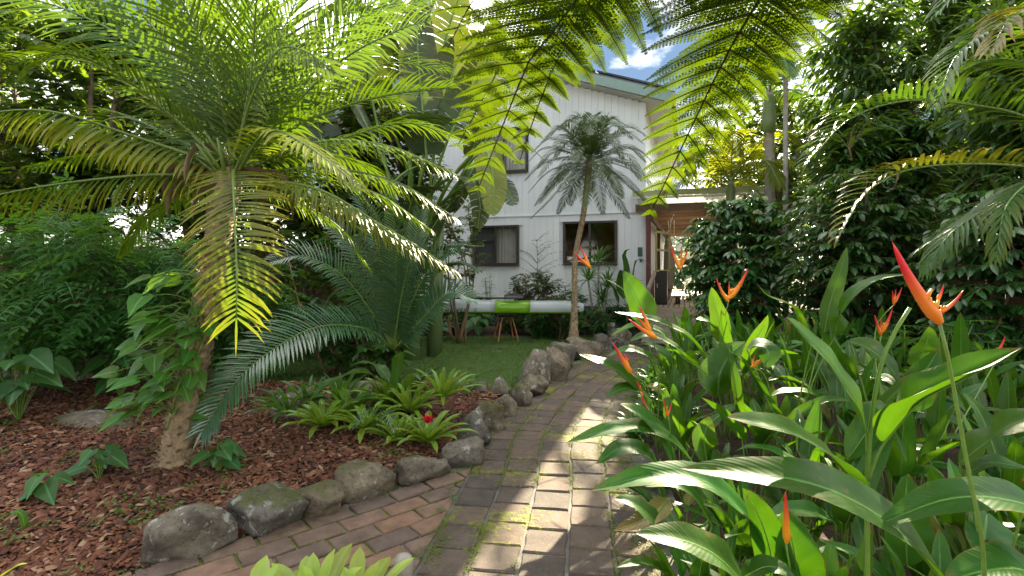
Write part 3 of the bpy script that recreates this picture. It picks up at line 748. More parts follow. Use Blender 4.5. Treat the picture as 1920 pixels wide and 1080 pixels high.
M['drysheath'] = mat_leaf('dry_palm_sheath', (.22, .15, .1), (.3, .2, .12), (.2, .13, .07), .15, .7)
def mat_mulch():
    m, n, l, b = new_mat('bark_chip'); at = n.new('ShaderNodeAttribute'); at.attribute_name = 'tint'
    c = ramp(n, l, at.outputs['Fac'], [(0, (.04, .016, .010)), (.35, (.12, .038, .017)), (.6, (.19, .062, .027)), (.8, (.27, .11, .052)), (1, (.40, .25, .15))])
    f = ntex(n, l, 60, 4); c = mixc(n, l, math_(n, l, 'MULTIPLY', f, .5), c, (.04, .016, .01)); l.new(c, b.inputs['Base Color'])
    b.inputs['Roughness'].default_value = .8; bump(n, l, b, f, .5, .004); return m
M['mulch'] = mat_mulch()

# ------------------------------------------------------------------ plant builders
def frame_at(T, sd0):
    sd = sd0-T*sd0.dot(T); sd = sd.normalized() if sd.length > 1e-5 else T.orthogonal().normalized()
    return sd, sd.cross(T)
def prof_feather(t): return max(.22, math.sin(math.pi*(.1+.86*t))**.55)
def frond(parent, pts, n, L, w, mat, rmat='rachis', a0=62, a1=24, droop=.35, lift=.15, start=.1, rr=.012, prof=prof_feather,
          t0=0., t1=.1, side=None, jit=.12, nseg=3, name='frond', tipy=0., hang=0., nh=None):
    """pinnate frond: a mesh of leaflets with its rachis as sub-part"""
    c = curve(pts, 40); h = c[-1]-c[0]; h.z = 0
    sd0 = side or (h.normalized().cross(Z) if h.length > .05 else V((1, 0, 0)))
    m = MB()
    for i in range(n):
        t = start+(1-start)*i/(n-1); f = t*40; k = min(39, int(f)); p = c[k].lerp(c[k+1], f-k)
        T = (c[min(40, k+2)]-c[max(0, k-1)]).normalized(); sd, N = frame_at(T, T.cross(nh) if nh else sd0)
        a = math.radians(lerp(a0, a1, t**1.3)); Li = L*prof(t)
        for s in (-1, 1):
            aa = a*(1+U(-jit, jit)); d = T*math.cos(aa)+sd*s*math.sin(aa)+N*(lift+U(-jit, jit)*.6)+V((0, 0, -hang))
            m.leaflet(p+T*U(-.004, .004), d, N, Li*U(.9, 1.06), w*(.75+.25*prof(t)), droop*U(.7, 1.3), nseg, .35, t0+tipy*t, min(1, t1+tipy*t+U(0, .15)))
        if i == n-1: m.leaflet(p, T, N, Li, w*.7, droop, nseg, .3, t0+tipy, t1+tipy)
    o = m.build(name, M[mat], parent)
    r = MB(); r.tube([c[i] for i in range(0, 41, 2)], [lerp(rr, rr*.22, i/40) for i in range(0, 41, 2)], 6); r.build('rachis', M[rmat], o)
    return o
def fern_frond(parent, pts, npair=15, L=.5, sub=22, seed=0, start=.12, droop=.25, tint=0.):
    """bipinnate tree-fern frond: pinnae with toothed pinnules"""
    c = curve(pts, 60); h = c[-1]-c[0]; h.z = 0; sd0 = h.normalized().cross(Z); m = MB(); r = MB()
    r.tube([c[i] for i in range(0, 61, 3)], [lerp(.014, .003, i/60) for i in range(0, 61, 3)], 6)
    q = random.Random(seed)
    for i in range(npair):
        t = start+(1-start)*(i/(npair-1))**.92; f = t*60; k = min(59, int(f)); p = c[k].lerp(c[k+1], f-k)
        T = (c[min(60, k+2)]-c[max(0, k-2)]).normalized(); sd, N = frame_at(T, sd0)
        Li = L*max(.1, (math.sin(math.pi*(.30+.68*t))**.8))
        for s in (-1, 1):
            a = math.radians(lerp(84, 56, t)+q.uniform(-6, 6))
            d = (T*math.cos(a)+sd*s*math.sin(a)+N*q.uniform(.0, .12)).normalized()
            pt = []; pp = p.copy(); dd = d.copy()
            for j in range(9): pt.append(pp.copy()); pp += dd*Li/8; dd = (dd+V((0, 0, -droop*.13))+T*.012).normalized()
            if Li > .08: r.tube(pt[::2], [.004, .0035, .003, .002, .001], 4, cap=False)
            ns = max(6, int(sub*(Li/L)**.8))
            for j in range(ns):
                tt = (j+.6)/ns; g = tt*8; kk = min(7, int(g)); b = pt[kk].lerp(pt[kk+1], g-kk); t2 = (pt[kk+1]-pt[kk]).normalized()
                s2, n2 = frame_at(t2, N.cross(t2))
                ll = (.012+Li*.19)*max(.08, (1-tt)**.8*(.65+.35*min(1, tt*6)))
                for z in (-1, 1):
                    e = (s2*z+t2*.36+n2*q.uniform(-.08, .14)+V((0, 0, -.12))).normalized(); w = e.cross(n2).normalized(); wd = Li/ns*.70
                    nt = 5; prev = None; tn = tint+q.uniform(0, .2)
                    for u in range(nt+1):           # toothed outline
                        x = u/nt; cc = b+e*ll*x+V((0, 0, -.10*ll*x*x)); wi = wd*(1.05-x*.55)
                        if u == nt: v1 = m.vert(cc, tn); m.f.append((prev[0], prev[1], v1)); m.f.append((prev[1], prev[2], v1)); break
                        row = (m.vert(cc-w*wi+e*ll*.07, tn), m.vert(cc, tn), m.vert(cc+w*wi+e*ll*.07, tn))
                        if prev:
                            na = m.vert(cc-w*wi*.72-e*ll*.02, tn); nb = m.vert(cc+w*wi*.72-e*ll*.02, tn)
                            m.f.append((prev[0], prev[1], row[1], na)); m.f.append((prev[1], prev[2], nb, row[1]))
                        prev = row
    o = m.build('frond', M['fernl'], parent, False); r.build('rachis', M['rachdark'], o); return o
def big_leaf(parent, pts, w, mat='heli', side=None, roll=0., fold=.25, wave=.02, name='leaf', ns=18, na=3, prof=None, seed=0, t0=0., t1=.0, petiole=None, rr=.007, nh=None):
    """broad paddle leaf along a curve base -> tip, channelled at the midrib, wavy at the edge"""
    c = curve(pts, ns); h = c[-1]-c[0]; h.z = 0; q = random.Random(seed+int(w*1e4)+int(abs(pts[0].x)*1e4))
    sd0 = side or (h.normalized().cross(Z) if h.length > .03 else V((1, 0, 0))); m = MB(); rows = []; ph = q.uniform(0, 6)
    for i in range(ns+1):
        t = i/ns; T = (c[min(ns, i+1)]-c[max(0, i-1)]).normalized(); sd, N = frame_at(T, T.cross(nh) if nh else sd0)
        if roll: cr, sr = math.cos(roll), math.sin(roll); sd, N = sd*cr+N*sr, N*cr-sd*sr
        hw = w*.5*(prof(t) if prof else min(1., (t/.22+.06))**.7*max(0, (1-t**2.6))**.75+.004)
        row = []
        for j in range(-na, na+1):
            u = j/na; au = abs(u)
            off = N*(fold*hw*(au-.35*au*au)*1.2+(wave*hw*3*math.sin(t*17+ph+(1.7 if u > 0 else 0)))*au*au)
            row.append(m.vert(c[i]+sd*hw*u*(1-.10*fold*au)+off-T*(au*au*hw*.12), lerp(t0, t1, max(t, au*.6)), (u if abs(u) > 1e-6 else .0, t+.001)))
        rows.append(row)
    for a, b in zip(rows[:-1], rows[1:]):
        for j in range(2*na): m.f.append((a[j], a[j+1], b[j+1], b[j]))
    o = m.build(name, M[mat], parent)
    r = MB(); pre = curve(petiole+[pts[0]], 8)[:-1] if petiole else []
    cp = pre+c[:int(ns*.9)]; nn_ = len(cp)
    r.tube([x-Z*.001 for x in cp], [lerp(rr, rr*.18, (i/nn_)**.8) for i in range(nn_)], 6); r.build('midrib', M['stemg'], o)
    return o
def split_leaf(parent, pts, w, mat='strel', seed=0, droop=.35, strips=16, t0=0., t1=0., side=None, petiole=None, gap=.25, lift=.1):
    """banana-like blade torn into strips"""
    c = curve(pts, 40); h = c[-1]-c[0]; h.z = 0; sd0 = side or (h.normalized().cross(Z) if h.length > .05 else V((1, 0, 0)))
    q = random.Random(seed); m = MB()
    for s in (-1, 1):
        i = 0; a = .03
        while a < .97:
            b = min(.985, a+(1/strips)*q.uniform(.6, 1.7)); dd = droop*q.uniform(.6, 1.5); ti = q.uniform(0, .12)
            g = 0 if q.random() > gap else q.uniform(.1, .35); rows = []
            for (t, sh) in ((a, 1), (b, -1)):
                f = t*40; k = min(39, int(f)); p = c[k].lerp(c[k+1], f-k); T = (c[min(40, k+1)]-c[max(0, k-1)]).normalized(); sd, N = frame_at(T, sd0)
                hw = w*.5*(min(1, t/.15+.25)**.6*max(.02, 1-t**3.2)**.6)
                d = (sd*s+T*.22+N*lift).normalized(); x = p.copy(); row = []
                for e in range(5):
                    row.append(m.vert(x+T*sh*g*(b-a)*.5*(e/4)*length(c)*.6, lerp(t0, t1, e/4)+ti, (s*e/4+.001*s, t)))
                    x = x+d*hw/4; d = (d+V((0, 0, -dd*.45))).normalized()
                rows.append(row)
            for e in range(4): m.f.append((rows[0][e], rows[0][e+1], rows[1][e+1], rows[1][e]))
            a = b
    o = m.build('leaf', M[mat], parent)
    r = MB(); pre = curve(petiole+[pts[0]], 10)[:-1] if petiole else []; cp = pre+c; k = len(cp)
    r.tube(cp, [lerp(.028, .004, i/k) for i in range(k)], 6); r.build('midrib', M['stemg'], o); return o
def rosette(loc, n, L, w, mat, label, name='bromeliad', group=None, seed=0, cup=.9, red=False, droop=.9, tips=.2):
    q = random.Random(seed); o = empty(name, loc, label, 'bromeliad' if name == 'bromeliad' else 'plant', group)
    for i in range(n):
        a = i*2.39996+q.uniform(-.2, .2); t = i/n; el = lerp(1.25, .35, t)*cup; li = L*lerp(.55, 1.0, t**.5)*q.uniform(.85, 1.1)
        hd = V((math.cos(a), math.sin(a), 0)); p = loc+hd*.015; d = hd*math.cos(el)+Z*math.sin(el); pts = [p.copy()]
        for k in range(5): p = p+d*li/5; d = (d+V((0, 0, -droop*.22*(k+1)/3))).normalized(); pts.append(p.copy())
        big_leaf(o, pts, w*q.uniform(.85, 1.1), mat, side=hd.cross(Z), fold=.7, wave=.01, ns=9, na=2, t1=tips*q.uniform(.3, 1), seed=seed+i, rr=.002,
                 prof=lambda t: (.75+.25*math.sin(min(1, t*1.6)*math.pi/2))*(1-max(0, t-.78)/.22)**.5 if t < 1 else .02)
    if red:
        f = empty('flower', loc+Z*.12); f.parent = o; f.matrix_parent_inverse = Matrix.Translation(-loc)
        for i in range(11):
            a = i*2.4; hd = V((math.cos(a), math.sin(a), 0)); b = loc+Z*.15; el = lerp(1.3, .3, i/11)
            m = MB(); m.leaflet(b, hd*math.cos(el)+Z*math.sin(el), Z, .085, .04, .2, 4, .3); m.build('petal', M['red'], f)
    return o
def mat_flower(name, ca, cb):
    m, n, l, b = new_mat(name); at = n.new('ShaderNodeAttribute'); at.attribute_name = 'tint'
    l.new(ramp(n, l, at.outputs['Fac'], [(0, ca), (1, cb)]), b.inputs['Base Color']); b.inputs['Roughness'].default_value = .4
    b.inputs['Subsurface Weight'].default_value = .15; b.inputs['Subsurface Radius'].default_value = (.01, .005, .002); return m
M['red'] = mat_flower('red_petal', (.55, .015, .03), (.6, .02, .05))
M['bract'] = mat_flower('heliconia_bract', (.85, .30, .015), (.68, .012, .02))
M['orange'] = mat_flower('heliconia_floret', (.8, .33, .03), (.55, .16, .02))

def twigs_crown(parent, center, radii, ntwig, leaves, T, mat, size, seed=0, base=None, droop=.25, gapn=.0, gaps=.0, twigr=.006, trunk_mat='twig', tl=.6, clip_=None,
                plag=0., tintv=.35, name='crown', trunkname='trunk', stems=None, stemr=.03):
    """crown of leaves set along real twigs inside an ellipsoid; returns (crown, trunk)"""
    q = random.Random(seed); pos = []; X = []; N = []; S = []; Ti = []; tm = MB()
    stems = stems or [[base or V((center.x, center.y, 0)), V((center.x, center.y, center.z+radii[2]*.5))]]
    sc = [curve(s, 12) for s in stems]
    for s in sc: tm.tube(s, [lerp(stemr, stemr*.3, i/12) for i in range(13)], 7)
    off = V((seed*3.1, seed*1.7, 0))
    for _ in range(ntwig):
        for _try in range(8):
            u = V((q.gauss(0, 1), q.gauss(0, 1), q.gauss(0, 1))).normalized()*q.uniform(.25, 1)**.45
            e = V((center.x+u.x*radii[0], center.y+u.y*radii[1], center.z+u.z*radii[2]))
            if e.z < .08: continue
            if clip_ and not clip_(e): continue
            if mnoise.noise(e*gapn+off) < gaps-.35 and gapn: continue
            break
        else: continue
        st = min(sc, key=lambda s: min((e-p).length for p in s[4:]))
        hz = e.z-(e-V((st[6].x, st[6].y, e.z))).length*lerp(.55, .05, plag); b = min(st, key=lambda p: abs(p.z-hz))
        d = e-b; ln = d.length
        if ln < .05: continue
        mid = b.lerp(e, .5)+V((q.uniform(-.1, .1), q.uniform(-.1, .1), .12))*ln; tw = curve([b, mid, e], 10)
        tm.tube(tw[::2], [lerp(twigr, twigr*.3, i/5) for i in range(6)], 4, cap=False)
        nl = leaves; f0 = max(.15, 1-tl/ln)
        for i in range(nl):
            t = lerp(f0, 1, (i+q.random()*.5)/nl); g = min(9.99, t*10); k = int(g); p = tw[k].lerp(tw[k+1], g-k); Td = (tw[k+1]-tw[k]).normalized()
            s_ = Td.cross(Z); s_ = s_.normalized() if s_.length > .05 else V((1, 0, 0)); sg = 1 if i % 2 else -1
            dirn = (Td*q.uniform(.3, .9)+s_*sg*q.uniform(.5, 1)+V((q.uniform(-.2, .2), q.uniform(-.2, .2), q.uniform(-.5, .35)-droop))).normalized()
            if i == nl-1: dirn = (Td+V((0, 0, -droop*.6))).normalized()
            pos.append(p); X.append(dirn); N.append((Z+V((q.uniform(-.5, .5), q.uniform(-.5, .5), 0))).normalized()); S.append(size*q.uniform(.65, 1.15))
            Ti.append(min(1, max(0, q.gauss(.15, tintv))) if q.random() < .5 else 0)
    cr = scatter(name, T, np.array(pos), np.array(X), np.array(N), S, Ti, M[mat], parent)
    tr_ = tm.build(trunkname, M[trunk_mat], parent); return cr, tr_
T_ELL = leaf_T((.30, .42, .28), .18, .18); T_LANCE = leaf_T((.16, .22, .14), .2, .3); T_SM = leaf_T((.4, .38), .2, .1)
T_SM2 = leaf_T((.46,), .2, .1)
T_HEART = None
def heart_T():
    """heart / arrow shaped leaf"""
    out = [(-.16, .16), (-.1, .34), (.12, .42), (.4, .34), (.7, .17)]
    v = [(0, 0, 0)]; u = [(0, .01)]; f = []
    for s in (-1, 1):
        for x, y in out: v.append((x, s*y, .12*y-.2*max(0, x)**2)); u.append((s*y*2.2, x))
    v += [(.4, 0, -.035), (1, 0, -.22)]; u += [(0, .4), (0, 1)]; mid, tip = 11, 12
    for s in (0, 1):
        b = 1+5*s; tri = [(0, b, b+1), (0, b+1, b+2), (0, b+2, mid), (b+2, b+3, mid), (b+3, b+4, mid), (b+4, tip, mid)]
        f += tri if s == 0 else [(a, c, b_) for a, b_, c in tri]
    return np.array(v, float), np.array(f, int), np.array(u, float)
T_HEART = heart_T()
def one_leaf(T, p, X, N, s, tint, mat, parent, name='leaf'):
    return scatter(name, T, np.array([p]), np.array([X]), np.array([N]), [s], [tint], M[mat], parent)
# ------------------------------------------------------------------ date palm with the big arching crown
def pxs(*a): return [P(*q) for q in a]
C = P(432, 325, 3.5)
dp = empty('date_palm', V((-2.30, 3.55, .05)), 'feather palm with rough trunk and bright arching fronds in the mulch bed', 'palm tree')
tc = curve([V((-2.34, 3.52, -.05)), V((-2.27, 3.5, .35)), V((-2.12, 3.5, 1.0)), V((-2.02, 3.5, 1.6)), C+V((0, 0, .02))], 60)
m = MB(); rings = []; ns = 22
for i, p in enumerate(tc):
    t = i/60; r = lerp(.078, .056, t)+.085*math.exp(-t*16)+(.04*math.exp(-(1-t)*9)); ring = []
    for k in range(ns):
        a = 2*math.pi*k/ns; st = .5+.5*math.sin(a*5+i*2.1); kn = .026*st*st+.016*mnoise.noise(V((math.cos(a)*4, math.sin(a)*4, i*.7)))
        ring.append(m.vert(p+V((math.cos(a), math.sin(a), 0))*(r+kn*(1 if t < .95 else .3))+Z*.012*st))
    rings.append(ring)
for a, b in zip(rings[:-1], rings[1:]):
    for k in range(ns): m.f.append((a[k], a[(k+1) % ns], b[(k+1) % ns], b[k]))
trunk = m.build('trunk', M['palmbark'], dp)
m = MB(); q = random.Random(5)
for i in range(420):      # stubs of old leaf bases
    t = q.uniform(.03, .97); p = tc[int(t*60)]; a = q.uniform(0, 6.28); hd = V((math.cos(a), math.sin(a), 0)); r = lerp(.078, .056, t)+.085*math.exp(-t*16)
    m.leaflet(p+hd*r*.92, hd+Z*q.uniform(.3, 1.0), Z, q.uniform(.04, .075), .045, -.25, 3, .6)
m.build('leaf_bases', M['palmbark'], trunk)['kind'] = 'stuff'
m = MB()
for i in range(90):
    a = q.uniform(0, 6.28); hd = V((math.cos(a), math.sin(a), 0)); p = V((-2.34, 3.52, .12)); b = p+hd*.10
    m.tube([b, b+hd*q.uniform(.05, .1)-Z*.07, b+hd*q.uniform(.1, .2)-Z*.16], [.008, .007, .004], 4, cap=False)
m.build('roots', M['palmbark'], dp)
for k, (px, py, a, ln) in enumerate(((372, 340, 2.6, .30), (395, 300, 1.9, .34), (355, 365, 3.0, .28), (345, 335, 3.4, .26), (505, 345, .3, .34), (520, 370, .2, .3), (470, 360, -.9, .3), (400, 375, -2.2, .26))):
    p = P(px, py, 3.42); hd = V((math.cos(a), -.4, 0)).normalized()
    big_leaf(dp, [C+V((0, -.03, 0)), p+Z*.06, p+hd*ln*.3+Z*.02, p+hd*ln*.45-Z*ln*.55], .09, 'drysheath', fold=1.2, wave=.05, name='dry_sheath', ns=10, na=2, seed=k) if 'drysheath' in M else None
B0 = (438, 318, 3.5)
FR = [ # pts through, n, L, opts
 ([(440, 322, 3.42), (438, 326, 3.15), (440, 400, 2.86), (444, 500, 2.74), (443, 596, 2.72)], 60, .34, dict(a0=86, a1=62, t0=.15, t1=1.0, lw=.021, droop=.42, lift=.0, side=V((1, 0, .02)), hang=.06, prof=lambda t: .55+.45*math.sin(math.pi*min(1, .15+t*.8)))),
 ([B0, (330, 225, 3.35), (225, 140, 3.1), (120, 100, 2.85), (60, 130, 2.75)], 50, .36, dict(t0=0.05, t1=0.19, droop=.5)),
 ([B0, (250, 255, 3.3), (90, 208, 3.05), (-60, 215, 2.85)], 40, .33, dict(t0=.03, t1=.85, lw=.028, droop=.9, lift=-.2, hang=.7)),
 ([(430, 330, 3.48), (280, 328, 3.3), (110, 345, 3.05), (-40, 372, 2.9)], 44, .29, dict(t0=.0, t1=.7, lw=.026, droop=.9, lift=-.2, hang=.7)),
 ([B0, (350, 150, 3.5), (245, -5, 3.45), (130, -110, 3.3)], 52, .48, dict(nh=V((0, -1, .25)), droop=.25, t1=0.06)),
 ([B0, (432, 120, 3.6), (425, -60, 3.75)], 46, .5, dict(nh=V((0, -1, .25)), droop=.25, t1=0.06, side=V((1, .25, 0)))),
 ([B0, (500, 130, 3.55), (570, -30, 3.6)], 46, .48, dict(nh=V((0, -1, .25)), droop=.3, t1=0.07, side=V((.9, .35, -.3)))),
 ([B0, (468, 195, 3.3), (518, 98, 2.95), (570, 95, 2.72), (622, 132, 2.62)], 46, .34, dict(nh=V((0, -1, .25)), t0=0.05, t1=0.22, droop=.4)),
 ([B0, (560, 170, 3.5), (690, 15, 3.5), (760, -60, 3.5)], 50, .46, dict(nh=V((0, -1, .25)), droop=.3, t1=0.08)),
 ([B0, (590, 222, 3.5), (720, 180, 3.45), (838, 166, 3.4)], 50, .36, dict(droop=.25, t1=0.11, lift=.3)),
 ([(445, 325, 3.5), (590, 268, 3.35), (720, 272, 3.2), (838, 318, 3.1)], 48, .3, dict(droop=.8, hang=.3, t0=0.02, t1=0.17)),
 ([(445, 325, 3.45), (500, 248, 3.1), (570, 270, 2.75), (670, 345, 2.55)], 44, .28, dict(t0=.25, t1=.8, droop=.55, hang=.2)),
 ([(450, 330, 3.5), (600, 315, 3.4), (740, 340, 3.3), (848, 405, 3.2)], 48, .28, dict(droop=.8, hang=.35, t0=0.04, t1=0.22)),
 ([(450, 335, 3.45), (600, 375, 3.2), (720, 425, 3.0), (848, 505, 2.85)], 48, .26, dict(droop=.8, hang=.4, t0=.25, t1=.85)),
 ([(450, 330, 3.55), (600, 335, 3.6), (710, 365, 3.6), (800, 425, 3.6)], 44, .3, dict(droop=.7, hang=.3, t1=0.17)),
 ([B0, (380, 190, 3.7), (340, 60, 4.0), (300, -60, 4.3)], 44, .46, dict(droop=.35)),
 ([B0, (500, 200, 3.8), (560, 90, 4.3), (640, 40, 4.8)], 44, .44, dict(droop=.35)),
 ([B0, (540, 240, 3.9), (650, 170, 4.4), (760, 200, 4.9)], 44, .4, dict(droop=.5)),
 ([B0, (330, 260, 3.9), (220, 220, 4.3), (120, 270, 4.7)], 44, .4, dict(droop=.5)),
 ([B0, (300, 300, 3.6), (180, 290, 3.7), (60, 310, 3.7)], 44, .3, dict(droop=.7, hang=.3, t1=0.11)),
 ([B0, (440, 230, 4.0), (450, 150, 4.6), (470, 160, 5.2)], 40, .42, dict(droop=.4, side=V((1, 0, 0)))),
 ([(440, 330, 3.55), (360, 360, 3.7), (280, 400, 3.8), (230, 470, 3.8)], 40, .26, dict(droop=.6, hang=.4, t1=0.11)),
 ([(445, 330, 3.55), (560, 380, 3.8), (640, 430, 3.9), (690, 500, 3.9)], 40, .26, dict(droop=.6, hang=.4, t1=0.11)),
 ([B0, (400, 130, 3.45), (330, -20, 3.2), (280, -120, 2.9)], 46, .46, dict(nh=V((0, -1, .25)), droop=.3, t1=0.07)),
 ([B0, (470, 150, 3.4), (480, 10, 3.15), (490, -100, 2.9)], 46, .46, dict(nh=V((0, -1, .25)), droop=.35, t1=0.07, side=V((1, .1, 0)))),
 ([B0, (620, 130, 3.35), (740, 60, 3.1), (800, 40, 2.9)], 46, .40, dict(nh=V((0, -1, .25)), droop=.4, t1=0.08)),

 ([B0, (300, 120, 3.6), (130, 20, 3.6), (-40, -20, 3.5)], 50, .46, dict(nh=V((0, -1, .25)), droop=.4, t1=0.06)),
 ([B0, (320, 210, 3.7), (180, 120, 3.8), (20, 110, 3.8)], 48, .42, dict(droop=.5, t1=0.08)),
 ([B0, (380, 80, 3.9), (330, -60, 4.2), (260, -160, 4.4)], 44, .46, dict(nh=V((0, -1, .25)), droop=.4)),
 ([B0, (480, 70, 3.9), (530, -70, 4.2), (600, -140, 4.4)], 44, .46, dict(nh=V((0, -1, .25)), droop=.4)),
 ([B0, (580, 110, 3.8), (680, 30, 4.0), (800, 0, 4.2)], 46, .44, dict(nh=V((0, -1, .25)), droop=.45)),
 ([B0, (600, 180, 3.9), (720, 120, 4.3), (830, 130, 4.6)], 46, .42, dict(droop=.5)),
 ([B0, (640, 260, 3.7), (760, 230, 3.9), (860, 260, 4.0)], 46, .36, dict(droop=.6, hang=.2, t1=0.11)),
 ([B0, (560, 290, 3.7), (660, 300, 4.0), (740, 350, 4.2)], 44, .36, dict(droop=.6, hang=.3)),
 ([B0, (380, 250, 4.0), (300, 180, 4.6), (200, 170, 5.0)], 44, .42, dict(droop=.5)),
 ([(450, 335, 3.4), (580, 350, 3.1), (680, 400, 2.9), (770, 470, 2.8)], 46, .26, dict(droop=.8, hang=.4, t0=0.14, t1=0.44)),
]
for pts, n, L, kw in FR: frond(dp, pxs(*pts), int(n*.8), L, kw.pop('lw', .0225), 'date', rr=.014, **kw)
q = random.Random(3); m = MB()
for i in range(40):  # spiny stubs at the crown
    a = q.uniform(0, 6.28); hd = V((math.cos(a), math.sin(a), 0)); m.tube([C, C+hd*.09+Z*q.uniform(-.02, .12), C+hd*q.uniform(.14, .26)+Z*q.uniform(.02, .25)], [.02, .015, .006], 5)
m.build('leaf_stalks', M['rachis'], dp)

# climbing vine on its trunk
vn = empty('climbing_vine', V((-2.25, 3.4, .3)), 'climbing vine with heart-shaped leaves scrambling up the palm trunk', 'vine')
q = random.Random(21); stems = []
for k in range(6):
    z0 = q.uniform(.35, .7); z1 = q.uniform(1.2, 1.75)
    a = q.uniform(2.6, 5.2); pts = [tc[int((z/2.1)*59)]+V((math.cos(a+.3*i), math.sin(a+.3*i), 0))*.09 for i, z in enumerate(np.linspace(z0, z1, 5))]
    stems.append(curve(pts, 20))
m = MB()
for s in stems: m.tube(s, .006, 5, cap=False)
m.build('stem', M['stemg'], vn)
for i in range(96):
    s = stems[i % 6]; b = s[q.randrange(21)]; a = q.gauss(3.5, .75); out = V((math.cos(a), math.sin(a), 0))
    if i % 5 == 0: out = V((math.cos(a+1.6), math.sin(a+1.6), 0))
    ln = q.uniform(.06, .36 if i % 5 else .14); e = b+out*ln+Z*q.uniform(-.05, .12)
    m = MB(); m.tube(curve([b, b.lerp(e, .5)+Z*.05, e], 6), .003, 4, cap=False)
    lf = one_leaf(T_HEART, e, out+V((q.uniform(-1., 1.), q.uniform(-.9, .3), q.uniform(-1.1, .25))), Z+V((q.uniform(-.7, .7), q.uniform(-1.1, .2), 0)), q.uniform(.095, .165), q.uniform(0, .7), 'vine', vn)
    m.build('petiole', M['stemg'], lf)

# ------------------------------------------------------------------ cycad
CB = P(738, 668, 5.0); CB.z = .22
cy = empty('cycad', V((CB.x, CB.y, 0)), 'large cycad with dark glossy comb-like fronds beside the lawn', 'cycad')
m = MB(); m.tube([V((CB.x, CB.y, -.05)), V((CB.x, CB.y, .12)), CB], [.17, .19, .12], 14)
for i in range(150):
    a = rnd.uniform(0, 6.28); hd = V((math.cos(a), math.sin(a), 0)); z = U(0, .26); m.leaflet(V((CB.x, CB.y, z))+hd*.16, hd+Z*.9, Z, .07, .045, -.2, 3, .4)
m.build('trunk', M['bark'], cy)
b = (738, 655, 5.0)
CY = [
 [b, (690, 618, 4.7), (600, 612, 4.25), (505, 660, 3.85), (430, 730, 3.6), (382, 805, 3.5)],
 [b, (700, 590, 4.9), (640, 515, 4.7), (570, 480, 4.5), (515, 490, 4.35)],
 [b, (705, 560, 5.0), (660, 460, 4.9), (605, 410, 4.8)],
 [b, (722, 540, 5.0), (700, 430, 5.0), (672, 370, 4.95)],
 [b, (742, 530, 4.9), (742, 440, 4.7), (735, 375, 4.5)],
 [b, (760, 540, 5.0), (780, 450, 5.0), (790, 400, 5.0)],
 [b, (775, 560, 4.9), (815, 490, 4.8), (860, 470, 4.7)],
 [b, (752, 560, 4.8), (770, 490, 4.6), (800, 460, 4.45)],
 [b, (790, 600, 5.0), (840, 550, 5.0), (885, 560, 5.0)],
]
for i, p in enumerate(CY):
    frond(cy, pxs(*p), 46 if i else 62, .25 if i else .34, .022 if i else .026, 'cycad', 'rachis', a0=68, a1=38, droop=.35 if i else .3, lift=.35 if i else .25, start=.1, rr=.011, jit=.05,
          prof=lambda t: max(.3, math.sin(math.pi*(.14+.8*t))**.5), t1=.25, hang=.0, nh=V((0, -.72, .7)) if i else V((.25, -.55, .8)))

# ------------------------------------------------------------------ tree ferns: crown just behind the camera, fronds arch over
tf = empty('tree_fern', V((1.35, -.7, 0)), 'tree fern whose lacy backlit fronds hang over the path from above', 'tree fern')
FC = V((1.35, -.7, 3.05))
m = MB(); m.tube([V((1.35, -.7, -.05)), V((1.36, -.72, 1.5)), FC-Z*.05], [.14, .11, .1], 12); m.build('trunk', M['rachdark'], tf)
fern_frond(tf, [FC, V((.85, .9, 3.28)), P(1100, -30, 2.2), P(1000, 100, 2.6), P(955, 205, 2.95), P(898, 350, 3.35)], 25, .76, 40, 1, start=.36)
fern_frond(tf, [FC, V((1.2, .8, 3.1)), P(1436, -20, 2.15), P(1372, 85, 2.45), P(1310, 210, 2.8), P(1222, 395, 3.2)], 26, .70, 38, 2, start=.36)
fern_frond(tf, [FC, V((1.5, .9, 3.15)), P(1660, -150, 2.3), P(1560, -40, 2.7), P(1500, 30, 3.1)], 14, .6, 28, 3, start=.4)
fern_frond(tf, [FC, V((.8, .9, 3.45)), P(1060, -90, 2.5), P(985, 30, 2.95), P(930, 140, 3.35), P(860, 270, 3.8)], 22, .72, 34, 7, start=.38)
fern_frond(tf, [FC, V((1.25, .9, 3.35)), P(1480, -80, 2.4), P(1420, 40, 2.8), P(1370, 160, 3.2), P(1300, 330, 3.7)], 22, .70, 34, 8, start=.38)
fern_frond(tf, [FC, V((.95, .9, 3.3)), P(1150, -60, 2.2), P(1075, 60, 2.55), P(1020, 170, 2.9), P(975, 300, 3.3)], 22, .50, 30, 11, start=.38)
fern_frond(tf, [FC, V((1.0, .9, 3.4)), P(1230, -150, 2.4), P(1150, -60, 2.9), P(1090, 60, 3.4)], 15, .6, 28, 4, start=.4)
fern_frond(tf, [FC, V((.7, .9, 3.3)), P(1010, -120, 2.3), P(900, -20, 2.7), P(840, 90, 3.1)], 15, .62, 28, 5, start=.4)
for a in (2.4, 3.3, 4.2, 5.2, .2):
    hd = V((math.cos(a), math.sin(a)*.8-.2, 0)); fern_frond(tf, [FC, FC+hd*.8+Z*.35, FC+hd*1.7+Z*.1, FC+hd*2.3-Z*.6], 12, .45, 12, int(a*10), start=.3)

